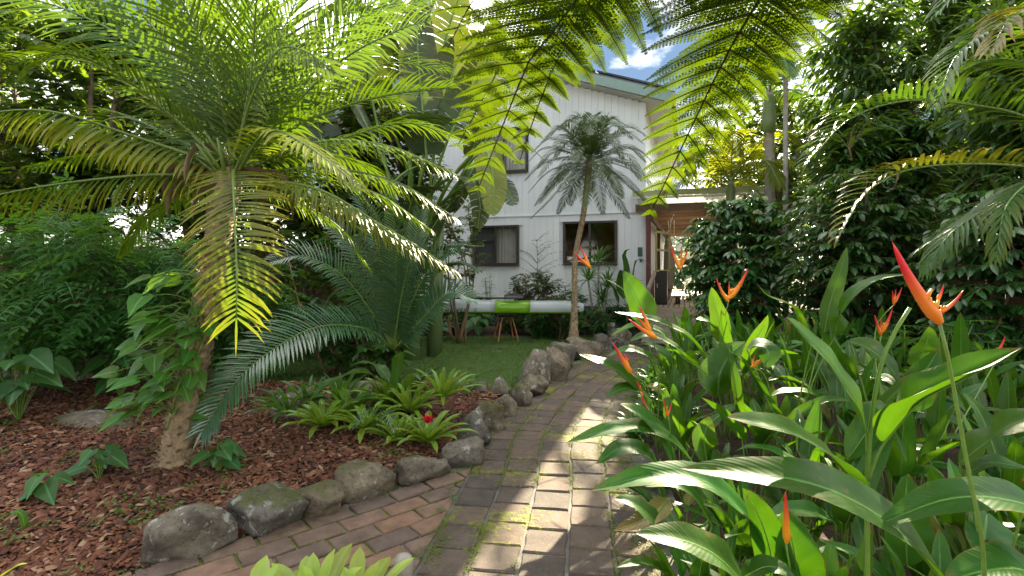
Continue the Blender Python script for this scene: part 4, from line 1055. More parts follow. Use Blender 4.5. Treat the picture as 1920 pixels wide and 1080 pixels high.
# ------------------------------------------------------------------ giant bird-of-paradise behind the cycad
SB = V((-1.55, 8.0, 0))
st = empty('bird_of_paradise_clump', SB, 'tall banana-like clump with torn paddle leaves beside the house', 'plant')
for k, (dx, dy) in enumerate(((0, 0), (-.35, .3), (.3, .25))):
    m = MB(); m.tube([SB+V((dx, dy, -.02)), SB+V((dx*1.1, dy, 1.2)), SB+V((dx*1.3, dy, 2.4))], [.13, .11, .07], 10); m.build('trunk', M['shaft'], st)
SL = [ # leaf pts (base -> tip), width, tints
 ([(800, 300, 7.8), (790, 180, 7.7), (782, 70, 7.6), (788, -20, 7.5)], .62, 0., .1, V((.85, .5, 0))),
 ([(735, 240, 7.6), (790, 222, 7.4), (850, 226, 7.2), (900, 255, 7.1)], .6, 0., 0., None),
 ([(905, 268, 7.0), (918, 300, 6.9), (926, 350, 6.85), (922, 405, 6.8)], .40, .85, 1., V((.95, .3, 0))),
 ([(930, 330, 7.2), (948, 350, 7.1), (965, 385, 7.0)], .30, .1, .1, V((.7, .5, .5))),
 ([(935, 235, 7.2), (975, 258, 7.1), (1020, 300, 7.0)], .34, .15, .5, None),
 ([(940, 215, 7.4), (975, 215, 7.3), (1010, 228, 7.2)], .34, .5, .7, None),
 ([(770, 120, 7.9), (720, 40, 8.0), (660, 10, 8.0), (600, 30, 8.0)], .6, 0., .1, None),
 ([(790, 60, 8.0), (830, -20, 8.0), (890, -50, 8.0)], .6, 0., .1, None),
 ([(760, 160, 8.1), (740, 60, 8.2), (735, -40, 8.2)], .6, 0., .1, V((.7, .7, 0))),
 ([(830, 200, 7.9), (860, 110, 7.9), (905, 60, 7.8)], .6, .1, .2, V((.6, .3, -.6))),
 ([(830, 330, 7.6), (800, 310, 7.4), (750, 330, 7.2), (710, 390, 7.0)], .5, 0., .1, None),
 ([(850, 330, 7.5), (885, 340, 7.3), (900, 380, 7.2), (895, 430, 7.1)], .4, .25, .5, None),
 ([(815, 470, 7.4), (850, 460, 7.2), (908, 462, 7.0)], .3, .05, .1, None),
 ([(820, 510, 7.4), (860, 492, 7.2), (905, 510, 7.1)], .26, 0., .1, None),
 ([(690, 330, 7.8), (640, 300, 7.7), (590, 330, 7.6)], .55, 0., .05, None),
 ([(700, 260, 8.0), (660, 180, 8.1), (640, 90, 8.1)], .55, 0., .1, None),
 ([(880, 300, 7.6), (900, 240, 7.5), (940, 180, 7.4)], .5, .15, .3, None),
 ([(720, 480, 7.6), (680, 440, 7.4), (640, 460, 7.2)], .5, 0., .05, None),
 ([(760, 420, 7.6), (780, 360, 7.4), (830, 350, 7.3)], .5, 0., .1, None),
 ([(840, 260, 7.9), (880, 180, 8.0), (920, 100, 8.0), (930, 30, 8.0)], .62, .05, .2, V((.8, .4, 0))),
 ([(700, 200, 8.2), (690, 110, 8.3), (700, 10, 8.3)], .62, .0, .15, V((.8, .4, 0))),
 ([(640, 330, 8.2), (600, 250, 8.2), (590, 160, 8.2)], .6, .0, .15, V((.8, .4, 0))),
 ([(860, 370, 7.9), (830, 400, 7.7), (790, 460, 7.5)], .5, .0, .1, None),
 ([(900, 300, 8.0), (880, 330, 7.8), (850, 400, 7.7)], .5, .1, .3, None),
 ([(820, 160, 8.1), (840, 60, 8.1), (870, -30, 8.1)], .6, .1, .25, V((.8, .3, 0))),
 ([(660, 420, 8.0), (610, 400, 7.9), (560, 430, 7.8)], .55, 0., .05, None),
]
for k, (pts, w, a, b_, sd) in enumerate(SL):
    pp = pxs(*pts); ba = SB+V((U(-.2, .2), U(0, .25), U(.8, 2.2)))
    split_leaf(st, pp, w*1.15, 'strel', 60+k, .22, 15, a, b_, side=sd, petiole=[ba, ba.lerp(pp[0], .55)+Z*.12*(pp[0]-ba).length], gap=.85)

# ------------------------------------------------------------------ slender pygmy date palm in front of the house
pb = V((1.13, 9.4, 0)); pc = P(1105, 305, 9.4)
pp_ = empty('pygmy_palm', pb, 'slender palm with curved trunk and round dark crown in front of the house', 'palm tree')
tcv = curve([pb-Z*.05, P(1077, 560, 9.4), P(1079, 480, 9.4), P(1094, 400, 9.4), pc], 70); m = MB(); rings = []
for i, p in enumerate(tcv):
    t = i/70; r = .045+.11*math.exp(-t*13)+.02*math.exp(-(1-t)*10); ring = []
    for k in range(12):
        a = 2*math.pi*k/12; s_ = .5+.5*math.sin(a*4+i*2.3); ring.append(m.vert(p+V((math.cos(a), math.sin(a), 0))*(r+.012*s_)))
    rings.append(ring)
for a, b_ in zip(rings[:-1], rings[1:]):
    for k in range(12): m.f.append((a[k], a[(k+1) % 12], b_[(k+1) % 12], b_[k]))
m.build('trunk', M['palmbark'], pp_)
q = random.Random(8)
for i in range(52):
    a = i*2.39996; el = lerp(1.4, -.75, (i/51)**.85); hd = V((math.cos(a), math.sin(a), 0)); L = q.uniform(1.12, 1.32)
    d0 = hd*math.cos(el)+Z*math.sin(el); e = pc+hd*L*(.35+.62*max(.25, math.cos(el)))+Z*(math.sin(el)*L*.8-.28)
    frond(pp_, [pc, pc+d0*L*.38+Z*.08, pc+d0*L*.72, e], 34, .25, .019, 'pygmy', 'rachis', a0=62, a1=30, droop=.4, lift=.1, rr=.006, t1=.4 if i > 46 else .15, start=.14)

# ------------------------------------------------------------------ golden palm lit from behind over the walkway, with tall trunks
def feather_palm(loc, h, r, nf, L, label, mat, trunkr=.06, seed=0, ll=.45, lw=.03, bark='greybark', shaft=True, droop=.7, cut=None, t1=.2):
    o = empty('feather_palm', loc, label, 'palm tree'); q = random.Random(seed); top = loc+V((0, 0, h))
    m = MB(); tp = curve([loc-Z*.05, loc+V((q.uniform(-.06, .06), 0, h*.5)), top], 24)
    m.tube(tp, [trunkr*(1.25-.3*i/24)*(1+.05*(i % 2)) for i in range(25)], 12); m.build('trunk', M[bark], o)
    if shaft: m = MB(); m.tube([top-Z*.75, top-Z*.5, top-Z*.1, top+Z*.1], [trunkr*1.15, trunkr*1.5, trunkr*1.1, trunkr*.6], 12); m.build('crownshaft', M['shaft'], o)
    for i in range(nf):
        a = i*2.39996+seed; el = lerp(1.2, -.05, i/max(1, nf-1)); hd = V((math.cos(a), math.sin(a), 0)); LL = L*q.uniform(.85, 1.1)
        d0 = hd*math.cos(el)+Z*math.sin(el)
        pts = [top, top+d0*LL*.35+Z*.1, top+d0*LL*.65+hd*LL*.05-Z*.05, top+hd*LL*(.5+.45*math.cos(el))+Z*(math.sin(el)*LL*.55-LL*.28)]
        if cut and not cut(pts): continue
        frond(o, pts, 42, ll, lw, mat, 'rachis', a0=65, a1=28, droop=droop, lift=.0, rr=.014, hang=.2, t1=t1)
    return o
feather_palm(V((4.4, 10.3, 0)), 3.15, 1.6, 12, 1.9, 'backlit golden-green palm arching over the walkway roof', 'gold', .07, 2, .5, .035, t1=.3)
feather_palm(V((4.82, 9.6, 0)), 4.7, 1.5, 8, 1.9, 'tall palm with a smooth green crownshaft behind the shrubs', 'cane', .085, 5, .5, .035)
feather_palm(V((4.68, 8.75, 0)), 6.6, 1.5, 9, 1.7, 'very slender pale-trunked palm rising out of the glossy shrubs', 'cane', .036, 9, .45, .03, droop=.5)

# ------------------------------------------------------------------ cane palm arching in from the right edge
cpb = V((4.35, 3.5, 0))
cp = empty('cane_palm', cpb, 'cane palm whose long fronds reach in from the right side', 'palm tree')
for dx, dy, h in ((0, 0, 2.2), (.18, .25, 2.6), (.3, -.1, 1.7), (.45, .35, 3.0)):
    m = MB(); m.tube(curve([cpb+V((dx, dy, -.05)), cpb+V((dx, dy, h*.5)), cpb+V((dx-.08, dy, h))], 14), [.045*(1+.08*(i % 2)) for i in range(15)], 10); m.build('cane', M['shaft'], cp)
RF = [
 ([(2060, 290, 3.6), (1920, 218, 3.5), (1800, 194, 3.4), (1690, 190, 3.3), (1590, 225, 3.2), (1520, 300, 3.15)], 46, .36, dict(droop=.55, lift=.45, a0=72)),
 ([(2080, 340, 3.5), (1920, 312, 3.3), (1790, 308, 3.15), (1690, 322, 3.05), (1620, 365, 3.0), (1575, 440, 2.95)], 42, .30, dict(droop=.5, lift=.45, t0=.35, t1=.75, a0=72)),
 ([(2080, 330, 3.6), (1940, 340, 3.4), (1850, 390, 3.2), (1780, 440, 3.1), (1740, 500, 3.05)], 38, .34, dict(droop=.8, hang=.3)),
 ([(2080, 150, 3.6), (1920, 45, 3.4), (1850, 60, 3.2), (1790, 110, 3.1), (1760, 190, 3.05)], 40, .36, dict(droop=.6)),
 ([(2080, 120, 3.4), (1960, 20, 3.1), (1900, 30, 2.9), (1860, 90, 2.8)], 34, .34, dict(droop=.7, t0=.4, t1=.8)),
 ([(2090, 300, 3.7), (1960, 330, 3.3), (1890, 380, 3.0), (1870, 470, 2.9)], 34, .34, dict(droop=.7, hang=.3, t1=.3)),
 ([(2090, 200, 3.9), (1930, 120, 4.0), (1830, 120, 4.1), (1740, 190, 4.2)], 40, .38, dict(droop=.6)),
 ([(2090, 100, 3.8), (1960, -60, 3.7), (1850, -60, 3.6), (1760, 20, 3.5)], 40, .38, dict(droop=.6)),
 ([(2080, 330, 3.9), (1920, 380, 4.1), (1820, 400, 4.2), (1720, 470, 4.3)], 40, .36, dict(droop=.7, hang=.2)),
]
for pts, n, L, kw in RF: frond(cp, pxs(*pts), n, L, .026, 'cane', rr=.012, **kw)
# ------------------------------------------------------------------ heliconia bed
def flower(parent, base, up, size, bracts, seed=0, stalk=None, tint=0.):
    """parrot-flower heliconia: pointed boat bracts with little florets; returns the flower part"""
    q = random.Random(seed); f = empty('flower', base); f.parent = parent; f.matrix_parent_inverse = Matrix.Translation(-wloc(parent))
    up = up.normalized()
    for k, (dx, dz, ln) in enumerate(bracts):
        b = base+up*(.12*size*k); d = V((dx, q.uniform(-.25, .1), dz)).normalized(); L = size*ln; m = MB(); nn = 10; rows = []
        sd = d.cross(V((0, 1, .2))).normalized(); N = sd.cross(d); p = b.copy(); dd = d.copy()
        for i in range(nn+1):
            t = i/nn; hw = .082*L*(min(1, t*5+.45)*(1-t)**.6+.02); tn = min(1, max(0, (t-.25)*1.7)+tint)
            rows.append([m.vert(p+N*hw*.95*math.cos(a)+sd*hw*math.sin(a)*(1.15 if math.sin(a) < 0 else .75), tn) for a in np.linspace(0, 2*math.pi, 9)[:-1]])
            p = p+dd*L/nn; dd = (dd+up*.07+V((0, 0, .02))).normalized()
        for a, c in zip(rows[:-1], rows[1:]):
            for j in range(8): m.f.append((a[j], a[(j+1) % 8], c[(j+1) % 8], c[j]))
        m.f.append(tuple(rows[-1])); m.build('bract', M['bract'], f)
        m = MB()
        for j in range(9):
            e = b+d*L*q.uniform(.08, .26)+up*.04*L; m.tube([e, e+(up+V((q.uniform(-.8, .8), q.uniform(-.6, .2), .2))).normalized()*L*q.uniform(.08, .16)], [.035*L, .012*L], 5)
        m.build('florets', M['orange'], f)
    return f
def stalk(parent, pts, r=.007, name='stem', mat='stemg'):
    m = MB(); c = curve(pts, 18); m.tube(c, [lerp(r, r*.6, i/18) for i in range(19)], 8); return m.build(name, M[mat], parent)
HEROES = []
def hero(label, base, stem, leaves, fl=(), r=.009):
    o = empty('heliconia', base, label, 'heliconia', 'heliconias with named leaves or flowers in the bed')
    if stem: stalk(o, [base]+pxs(*stem), r)
    for k, (pts, wpx, kw) in enumerate(leaves):
        pp = pxs(*pts); d = pts[0][2]; kw = dict(kw); att = kw.pop('at', None)
        a = P(*att) if att else base+V((U(-.03, .03), U(-.03, .03), .02))
        mid = a.lerp(pp[0], .55)+(Z*.10*(pp[0]-a).length)
        sdv = kw.pop('side', None); nv = kw.pop('nh', None)
        nv = nv or (V((0, -.95, .35)) if (sdv is not None and abs(sdv.z) < .25) else V((.1, -.30, .95)))
        big_leaf(o, pp, wpx*d/960*1.3, kw.pop('mat', 'heli'), petiole=[a, mid], seed=k, rr=.006, nh=nv, **kw)
    for (st, size, bracts, up, tn) in fl:
        pp = pxs(*st); stalk(o, [base]+pp, .0055, 'flower_stalk'); flower(o, pp[-1], up, size*(1.35 if size < .184 or len(bracts) > 2 and st[0][2] > 2 else 1.), bracts, seed=int(size*1000), tint=tn)
    return o
def gb(px, d, dx=0): return V(((px-960)/960*d+dx, d, .03))
hero('tall heliconia with a thick yellow-green stem and upright lit leaves', gb(1628, 1.62), [(1626, 1000, 1.62), (1627, 880, 1.6), (1640, 745, 1.58), (1664, 650, 1.57), (1706, 577, 1.56)], [
    ([(1624, 806, 1.6), (1580, 720, 1.57), (1528, 650, 1.54), (1474, 594, 1.52)], 80, dict(at=(1626, 850, 1.6), t0=.5, t1=.2, roll=.35, side=V((.75, .1, -.6)))),
    ([(1660, 828, 1.58), (1725, 755, 1.5), (1820, 705, 1.42), (1916, 652, 1.36)], 92, dict(at=(1628, 900, 1.6), t0=.25, t1=.3, side=V((.45, -.15, -.9)), fold=.7)),
    ([(1612, 915, 1.58), (1545, 845, 1.5), (1455, 800, 1.44), (1362, 782, 1.4)], 82, dict(at=(1626, 940, 1.6), t0=.1, side=V((.3, .45, -.75)))),
    ], ())
hero('foreground heliconia with the longest pale arching leaf', gb(1840, 1.35), None, [
    ([(1800, 1130, 1.3), (1690, 1000, 1.28), (1560, 920, 1.3), (1420, 888, 1.34), (1275, 878, 1.4)], 118, dict(side=V((.42, .55, -.7)), wave=.012)),
    ([(2010, 985, 1.2), (1900, 940, 1.2), (1780, 935, 1.22), (1642, 985, 1.26)], 84, dict(side=V((.1, .6, -.8)))),
    ([(1990, 1120, 1.15), (1920, 1070, 1.15), (1850, 1070, 1.15), (1770, 1090, 1.15)], 90, dict(side=V((.2, .7, -.6)))),
    ], [([(1846, 1080, 1.12), (1815, 880, 1.1), (1772, 640, 1.08), (1762, 606, 1.07)], .185, [(-.62, .8, 1.05), (.9, .5, .36), (.6, .9, .22)], V((-.15, 0, 1)), .3)])
hero('low foreground heliconia with a leaf arching out over the path', gb(1440, 2.0), None, [
    ([(1432, 1020, 1.9), (1385, 950, 1.86), (1310, 898, 1.83), (1215, 893, 1.82), (1106, 920, 1.82)], 66, dict(side=V((.25, .5, -.8)))),
    ([(1400, 1100, 1.8), (1340, 1040, 1.78), (1270, 1010, 1.76), (1192, 1000, 1.76)], 78, dict(side=V((.3, .5, -.75)))),
    ([(1440, 1130, 1.9), (1445, 1040, 1.88), (1420, 960, 1.86), (1392, 915, 1.85)], 66, dict(side=V((.9, .2, 0)))),
    ([(1500, 1130, 1.9), (1490, 1040, 1.9), (1470, 950, 1.92)], 84, dict(side=V((.95, .1, 0)))),
    ([(1390, 1085, 1.75), (1440, 1062, 1.7), (1490, 1080, 1.66)], 48, dict()),
    ], [([(1478, 1080, 1.8), (1476, 1040, 1.8), (1474, 1018, 1.8)], .12, [(-.06, 1, 1.15)], V((0, 0, 1)), 0.)])
hero('heliconia leaning onto the path with a sunlit grey-green leaf', gb(1290, 2.95), None, [
    ([(1268, 885, 2.9), (1245, 835, 2.87), (1210, 785, 2.85), (1163, 757, 2.83)], 66, dict(side=V((.55, .4, -.7)))),
    ([(1300, 868, 2.9), (1240, 812, 2.82), (1160, 802, 2.76), (1062, 830, 2.72)], 40, dict(side=V((.1, .6, -.8)))),
    ([(1240, 890, 2.9), (1210, 850, 2.86), (1165, 840, 2.82), (1118, 870, 2.8)], 44, dict()),
    ([(1330, 885, 3.0), (1320, 830, 3.0), (1330, 780, 3.0)], 50, dict(t0=.2, t1=.4)),
    ], [([(1262, 860, 2.9), (1256, 800, 2.88), (1252, 782, 2.87)], .075, [(-.35, 1, 1), (.45, 1, .75)], V((0, 0, 1)), .5)])
hero('heliconia with an orange-red flower beside the path bend', gb(1235, 3.9), None, [
    ([(1220, 772, 3.85), (1190, 725, 3.82), (1150, 690, 3.8), (1086, 664, 3.78)], 46, dict(side=V((.45, .4, -.8)))),
    ([(1225, 765, 3.8), (1200, 735, 3.75), (1170, 728, 3.7), (1135, 745, 3.65)], 34, dict()),
    ([(1235, 700, 3.9), (1215, 668, 3.87), (1180, 655, 3.85), (1138, 668, 3.83)], 26, dict()),
    ], [([(1215, 730, 3.7), (1195, 710, 3.68), (1183, 700, 3.67)], .2, [(-.62, .9, 1.0), (-.1, .6, .45), (.2, .4, .3)], V((-.5, 0, .8)), .1),
        ([(1205, 760, 3.6), (1202, 735, 3.6)], .1, [(.2, -1, .9), (-.3, .4, .7)], V((0, 0, 1)), .75)])
hero('heliconia with an upright paddle leaf in front of the ramp and an orange flower', gb(1250, 5.0), None, [
    ([(1212, 606, 4.6), (1203, 575, 4.6), (1186, 540, 4.6), (1170, 508, 4.6)], 44, dict(side=V((.95, .2, 0)), t0=.2, t1=.1)),
    ([(1335, 706, 4.3), (1300, 640, 4.2), (1235, 603, 4.1), (1152, 585, 4.05)], 34, dict(side=V((.3, .5, -.8)))),
    ([(1300, 690, 4.2), (1262, 648, 4.15), (1215, 628, 4.1), (1180, 640, 4.05)], 32, dict(at=(1310, 740, 4.3))),
    ([(1265, 650, 4.4), (1235, 620, 4.4), (1190, 610, 4.4), (1145, 630, 4.4)], 22, dict(t0=.5, t1=.6)),
    ], [([(1330, 720, 4.0), (1280, 670, 3.9), (1238, 640, 3.85), (1230, 634, 3.84)], .2, [(-1, .5, 1.0), (-.75, .8, .7), (-.3, 1, .8)], V((-.6, 0, .6)), .05),
        ([(1190, 570, 5.5), (1120, 515, 5.6), (1108, 503, 5.6)], .2, [(-.8, .6, 1.0), (-.35, .95, .9), (-.9, .25, .5)], V((-.6, 0, .6)), .1)])
hero('heliconia with a bright upright leaf and a forked flower before the glossy shrubs', gb(1360, 4.6), None, [
    ([(1352, 642, 4.4), (1348, 600, 4.4), (1340, 570, 4.4), (1334, 538, 4.4)], 32, dict(side=V((.95, .2, 0)), t0=.7, t1=.5)),
    ([(1372, 640, 4.3), (1345, 620, 4.25), (1320, 600, 4.2), (1305, 598, 4.2)], 38, dict(t0=.2, t1=.3)),
    ([(1345, 742, 3.9), (1350, 700, 3.88), (1372, 662, 3.86), (1398, 640, 3.85)], 62, dict(side=V((.8, .1, .5)), t0=.45, t1=.4)),
    ([(1430, 760, 3.9), (1415, 710, 3.87), (1385, 670, 3.85), (1340, 640, 3.83)], 40, dict()),
    ([(1395, 700, 3.95), (1410, 650, 3.9), (1432, 610, 3.88), (1440, 590, 3.87)], 24, dict(t0=.5, t1=.6, side=V((.9, .2, .2)))),
    ], [([(1340, 700, 4.2), (1358, 600, 4.15), (1366, 566, 4.12)], .17, [(-.75, .9, .95), (.85, 1.0, 1.25), (-.1, 1, .5)], V((.1, 0, 1)), .0),
        ([(1330, 660, 5.0), (1290, 540, 5.0), (1276, 505, 5.0)], .17, [(-.65, 1, 1.1), (.5, 1, .8), (.0, 1, .8)], V((.05, 0, 1)), .1)])
hero('heliconia with broad folded pale leaf in the middle of the bed', gb(1480, 3.4), None, [
    ([(1400, 655, 3.4), (1425, 648, 3.35), (1440, 660, 3.3), (1438, 690, 3.28)], 46, dict(side=V((.3, .5, .8)))),
    ([(1470, 800, 3.3), (1430, 730, 3.25), (1400, 680, 3.2)], 52, dict()),
    ([(1545, 625, 3.6), (1556, 570, 3.6), (1575, 510, 3.6), (1588, 462, 3.6)], 28, dict(side=V((.9, .3, 0)), t0=.3, t1=.5)),
    ([(1560, 640, 3.5), (1590, 560, 3.4), (1640, 525, 3.35), (1708, 513, 3.3)], 26, dict(t0=.5, t1=.6)),
    ([(1520, 650, 3.4), (1490, 580, 3.3), (1440, 555, 3.2), (1418, 530, 3.2)], 24, dict(t0=.6, t1=.6)),
    ], [([(1440, 720, 3.4), (1412, 690, 3.35), (1408, 688, 3.35)], .12, [(1, .55, 1), (.3, 1, .5)], V((.3, 0, 1)), .05)])
hero('heliconia with wide lit leaves below the slender red-orange flower', gb(1680, 2.7), None, [
    ([(1592, 640, 2.8), (1625, 652, 2.75), (1660, 680, 2.7), (1692, 725, 2.66)], 62, dict(side=V((-.3, .6, .8)), t0=.3, t1=.3)),
    ([(1722, 690, 2.7), (1730, 660, 2.68), (1738, 640, 2.66), (1742, 612, 2.64)], 46, dict(side=V((.9, .2, 0)), t0=.5, t1=.6)),
    ([(1700, 770, 2.6), (1720, 720, 2.58), (1745, 680, 2.56), (1760, 655, 2.55)], 56, dict(side=V((.9, .2, 0)))),
    ([(1640, 800, 2.6), (1665, 750, 2.55), (1705, 718, 2.5), (1760, 690, 2.48)], 34, dict(t0=.4, t1=.4)),
    ([(1590, 860, 2.5), (1640, 790, 2.45), (1660, 770, 2.45), (1700, 868, 2.4)], 50, dict()),
    ], [([(1650, 720, 2.9), (1648, 660, 2.9), (1652, 628, 2.9)], .085, [(-.6, 1, 1.1), (.6, 1, 1.3), (-.1, 1, .6)], V((0, 0, 1)), .4),
        ([(1640, 640, 3.4), (1670, 580, 3.4), (1676, 572, 3.4)], .085, [(-.3, 1, .9), (.6, 1, 1.0), (.1, 1, .7)], V((.1, 0, 1)), .3),
        ([(1860, 690, 3.2), (1866, 667, 3.2)], .1, [(.45, 1, 1.)], V((.3, 0, 1)), .3)])
hero('heliconia with a yellow-edged leaf at the right edge', gb(1850, 1.9), None, [
    ([(1800, 868, 1.8), (1850, 830, 1.75), (1900, 795, 1.7), (1990, 770, 1.65)], 74, dict(side=V((-.4, .5, .8)), t0=.5, t1=.8)),
    ([(1810, 890, 1.8), (1860, 868, 1.75), (1930, 880, 1.7)], 44, dict(t0=.3, t1=.5)),
    ([(1700, 1060, 1.9), (1698, 980, 1.9), (1700, 900, 1.9), (1704, 888, 1.9)], 78, dict(side=V((.95, .1, 0)))),
    ([(1850, 960, 1.9), (1846, 1000, 1.85), (1842, 1060, 1.82)], 76, dict(side=V((.95, .1, 0)))),
    ([(1745, 960, 2.0), (1748, 1010, 1.98), (1752, 1070, 1.97)], 24, dict(mat='helidry')),
    ([(1770, 980, 2.0), (1795, 1000, 1.97), (1815, 1050, 1.95)], 20, dict(mat='helidry')),
    ], [([(1930, 900, 1.7), (1915, 900, 1.7)], .1, [(.8, .5, 1.)], V((.3, 0, 1)), .9)])
hero('heliconia with a yellowing leaf ending in a brown tip beside the path', gb(1300, 2.25), None, [
    ([(1255, 935, 2.3), (1230, 960, 2.25), (1195, 980, 2.2), (1150, 995, 2.18)], 34, dict(mat='helidry', t0=0, t1=1.)),
    ([(1240, 990, 2.2), (1210, 960, 2.2), (1180, 940, 2.2), (1152, 935, 2.2)], 40, dict()),
    ([(1335, 985, 2.3), (1300, 930, 2.28), (1262, 905, 2.26), (1210, 912, 2.25)], 38, dict()),
    ], ())
# massed plants behind and between them
def proto_heli(seed, n, hmin, hmax, L, w):
    q = random.Random(seed); o = empty('heliconia', V((0, 0, 0)), 'leafy green heliconia without flowers in the dense bed right of the path', 'heliconia', 'massed heliconias without flowers')
    for i in range(n):
        a = i*2.39996+q.uniform(-.4, .4); hd = V((math.cos(a), math.sin(a), 0)); h = q.uniform(hmin, hmax); lean = q.uniform(.08, .3)
        b = V((q.uniform(-.06, .06), q.uniform(-.06, .06), 0)); s = b+hd*lean*.5+Z*h*.62; ll = L*q.uniform(.75, 1.15); el = q.uniform(.35, 1.45)
        d = hd*math.cos(el)+Z*math.sin(el); pts = [s]; p = s.copy(); dr = q.uniform(.05, .3)
        for k in range(4): p = p+d*ll/4; d = (d+V((0, 0, -dr*(k+1)*.55))).normalized(); pts.append(p.copy())
        sd = hd.cross(Z); 
        big_leaf(o, pts, w*q.uniform(.8, 1.25), 'heli' if q.random() > .08 else 'helidry', side=sd, roll=q.uniform(-.5, .5), fold=q.uniform(.15, .6), wave=.03, petiole=[b, b.lerp(s, .6)+hd*.01], seed=seed*50+i, t0=q.uniform(0, .35), t1=q.uniform(0, .45), ns=12)
    return o
def copy_tree(o, parent=None):
    c = o.copy(); COL.objects.link(c); c.parent = parent
    if parent is not None: c.matrix_parent_inverse = o.matrix_parent_inverse.copy()
    for ch in list(o.children):
        if ch.name in COL.objects and ch.parent == o: copy_tree(ch, c)
    return c
protos = [proto_heli(300+k, 9+k % 3, .55, .95, .50, .125) for k in range(5)]+[proto_heli(320+k, 8, .35, .6, .42, .11) for k in range(3)]
used = [False]*8; q = random.Random(77); spots = []
for _ in range(4000):
    y = q.uniform(1.35, 6.6); x = q.uniform(right_x(y)+.14, right_x(y)+.35+y*.62)
    if x > 4.1 or (x-right_x(y)) < .12: continue
    if any((x-a)**2+(y-b)**2 < (.25+.03*y)**2 for a, b in spots): continue
    spots.append((x, y))
    if len(spots) > 90: break
for (x, y) in spots:
    nearpath = x-right_x(y) < .45
    k = q.randrange(5, 8) if nearpath or y < 2.0 else q.randrange(5)
    src = protos[k]; o = src if not used[k] else None
    if o is None: o = copy_tree(src)
    used[k] = True; o.location = V((x, y, gh(x, y)))
    s = q.uniform(.75, .98) if y > 3 else q.uniform(.7, .88); o.scale = (s, s, s); o.rotation_euler = (0, 0, q.uniform(0, 6.28))
for (x, y) in ((.72, 1.62), (.95, 1.5), (1.2, 1.35), (1.45, 1.5), (1.7, 1.6), (1.0, 1.95), (.78, 2.15), (1.3, 2.05), (1.6, 2.2), (1.95, 2.1), (1.1, 2.5), (1.5, 2.65), (2.1, 2.6), (2.4, 2.4), (.92, 2.75), (1.9, 1.75), (1.38, 1.75), (1.15, 1.72)):
    k = q.randrange(5, 8); o = copy_tree(protos[k]); o.location = V((x, y, gh(x, y))); s = q.uniform(.55, .75); o.scale = (s*1.15, s*1.15, s*.8); o.rotation_euler = (0, 0, q.uniform(0, 6.28))
for k in range(8):
    if not used[k]: protos[k].location = V((3.2+k*.2, 6.9, 0))
ORD = 'first second third fourth fifth sixth seventh eighth ninth tenth eleventh twelfth thirteenth fourteenth fifteenth sixteenth'.split()
mass = sorted([o for o in COL.objects if o.type == 'EMPTY' and o.get('group') == 'massed heliconias without flowers'], key=lambda o: o.location.y)
rows_ = [mass[i:i+8] for i in range(0, len(mass), 8)]
for ri, row in enumerate(rows_):
    for ci, o in enumerate(sorted(row, key=lambda o: o.location.x-right_x(o.location.y))):
        o['label'] = 'flowerless heliconia, %s out from the path in the %s row back from the camera' % (ORD[ci], ORD[ri])
# strappy ground cover along the path edge
def strap_plant(name, n, L, w, seed, label, group, mat='strap', cat='plant'):
    q = random.Random(seed); m = MB()
    for i in range(n):
        a = q.uniform(0, 6.28); el = q.uniform(.25, 1.3); hd = V((math.cos(a), math.sin(a), 0))
        m.leaflet(V((0, 0, .01))+hd*.02+Z*q.uniform(0, .12), hd*math.cos(el)+Z*math.sin(el), Z, L*q.uniform(.6, 1.1), w, q.uniform(.3, .9), 4, .25, q.uniform(0, .3), q.uniform(0, .6))
    return tag(m.build(name, M[mat]), label, cat, group)
sp = [strap_plant('edging_plant', 34, .19, .032, 400+k, 'small strap-leaved tuft in the green edging right of the path', 'strap-leaved tufts edging the path') for k in range(3)]
q = random.Random(31); us = [0]*3; n_ = 0
for _ in range(600):
    y = q.uniform(3.3, 8.6); x = right_x(y)+q.uniform(-.05, .5)
    if n_ >= 60: break
    n_ += 1; k = q.randrange(3); o = sp[k] if not us[k] else sp[k].copy()
    if us[k]: COL.objects.link(o)
    us[k] = 1; o.location = V((x, y, gh(x, y)+.01)); s = q.uniform(.8, 1.35); o.scale = (s, s, s); o.rotation_euler = (0, 0, q.uniform(0, 6.28))

# ------------------------------------------------------------------ glossy shrubs and trees on the right
def shrub(name, label, cat, loc, center, radii, ntwig, leaves, T, mat, size, seed, **kw):
    o = empty(name, loc, label, cat)
    if 'stems' not in kw: kw['stems'] = st3(loc.x, loc.y, center.z+radii[2]*.6, 6, radii[0]*.5, seed)
    twigs_crown(o, center, radii, ntwig, leaves, T, mat, size, seed, base=loc, **kw); return o
def st3(x, y, h, n=4, sp=.3, seed=0):
    q = random.Random(seed); return [[V((x+q.uniform(-sp, sp)*.4, y+q.uniform(-sp, sp)*.4, -.03)), V((x+q.uniform(-sp, sp), y+q.uniform(-sp, sp), h*.5)), V((x+q.uniform(-sp, sp)*1.8, y+q.uniform(-sp, sp)*1.8, h))] for _ in range(n)]
shrub('coffee_shrub', 'glossy dark shrub standing closest to the timber ramp', 'shrub', V((3.75, 8.3, 0)), V((3.75, 8.3, 1.38)), (1.1, 1.0, 1.4), 470, 16, T_ELL, 'coffee', .155, 1, plag=.9, stems=st3(3.75, 8.3, 2.4, 4, .35, 1), droop=.35, tl=.7, stemr=.022)
shrub('coffee_shrub', 'large glossy shrub with layered branches behind the heliconia bed', 'shrub', V((4.55, 6.7, 0)), V((4.55, 6.7, 1.4)), (1.2, .95, 1.45), 520, 16, T_ELL, 'coffee', .15, 2, plag=.9, stems=st3(4.55, 6.7, 2.5, 5, .4, 2), droop=.35, tl=.7, stemr=.02)
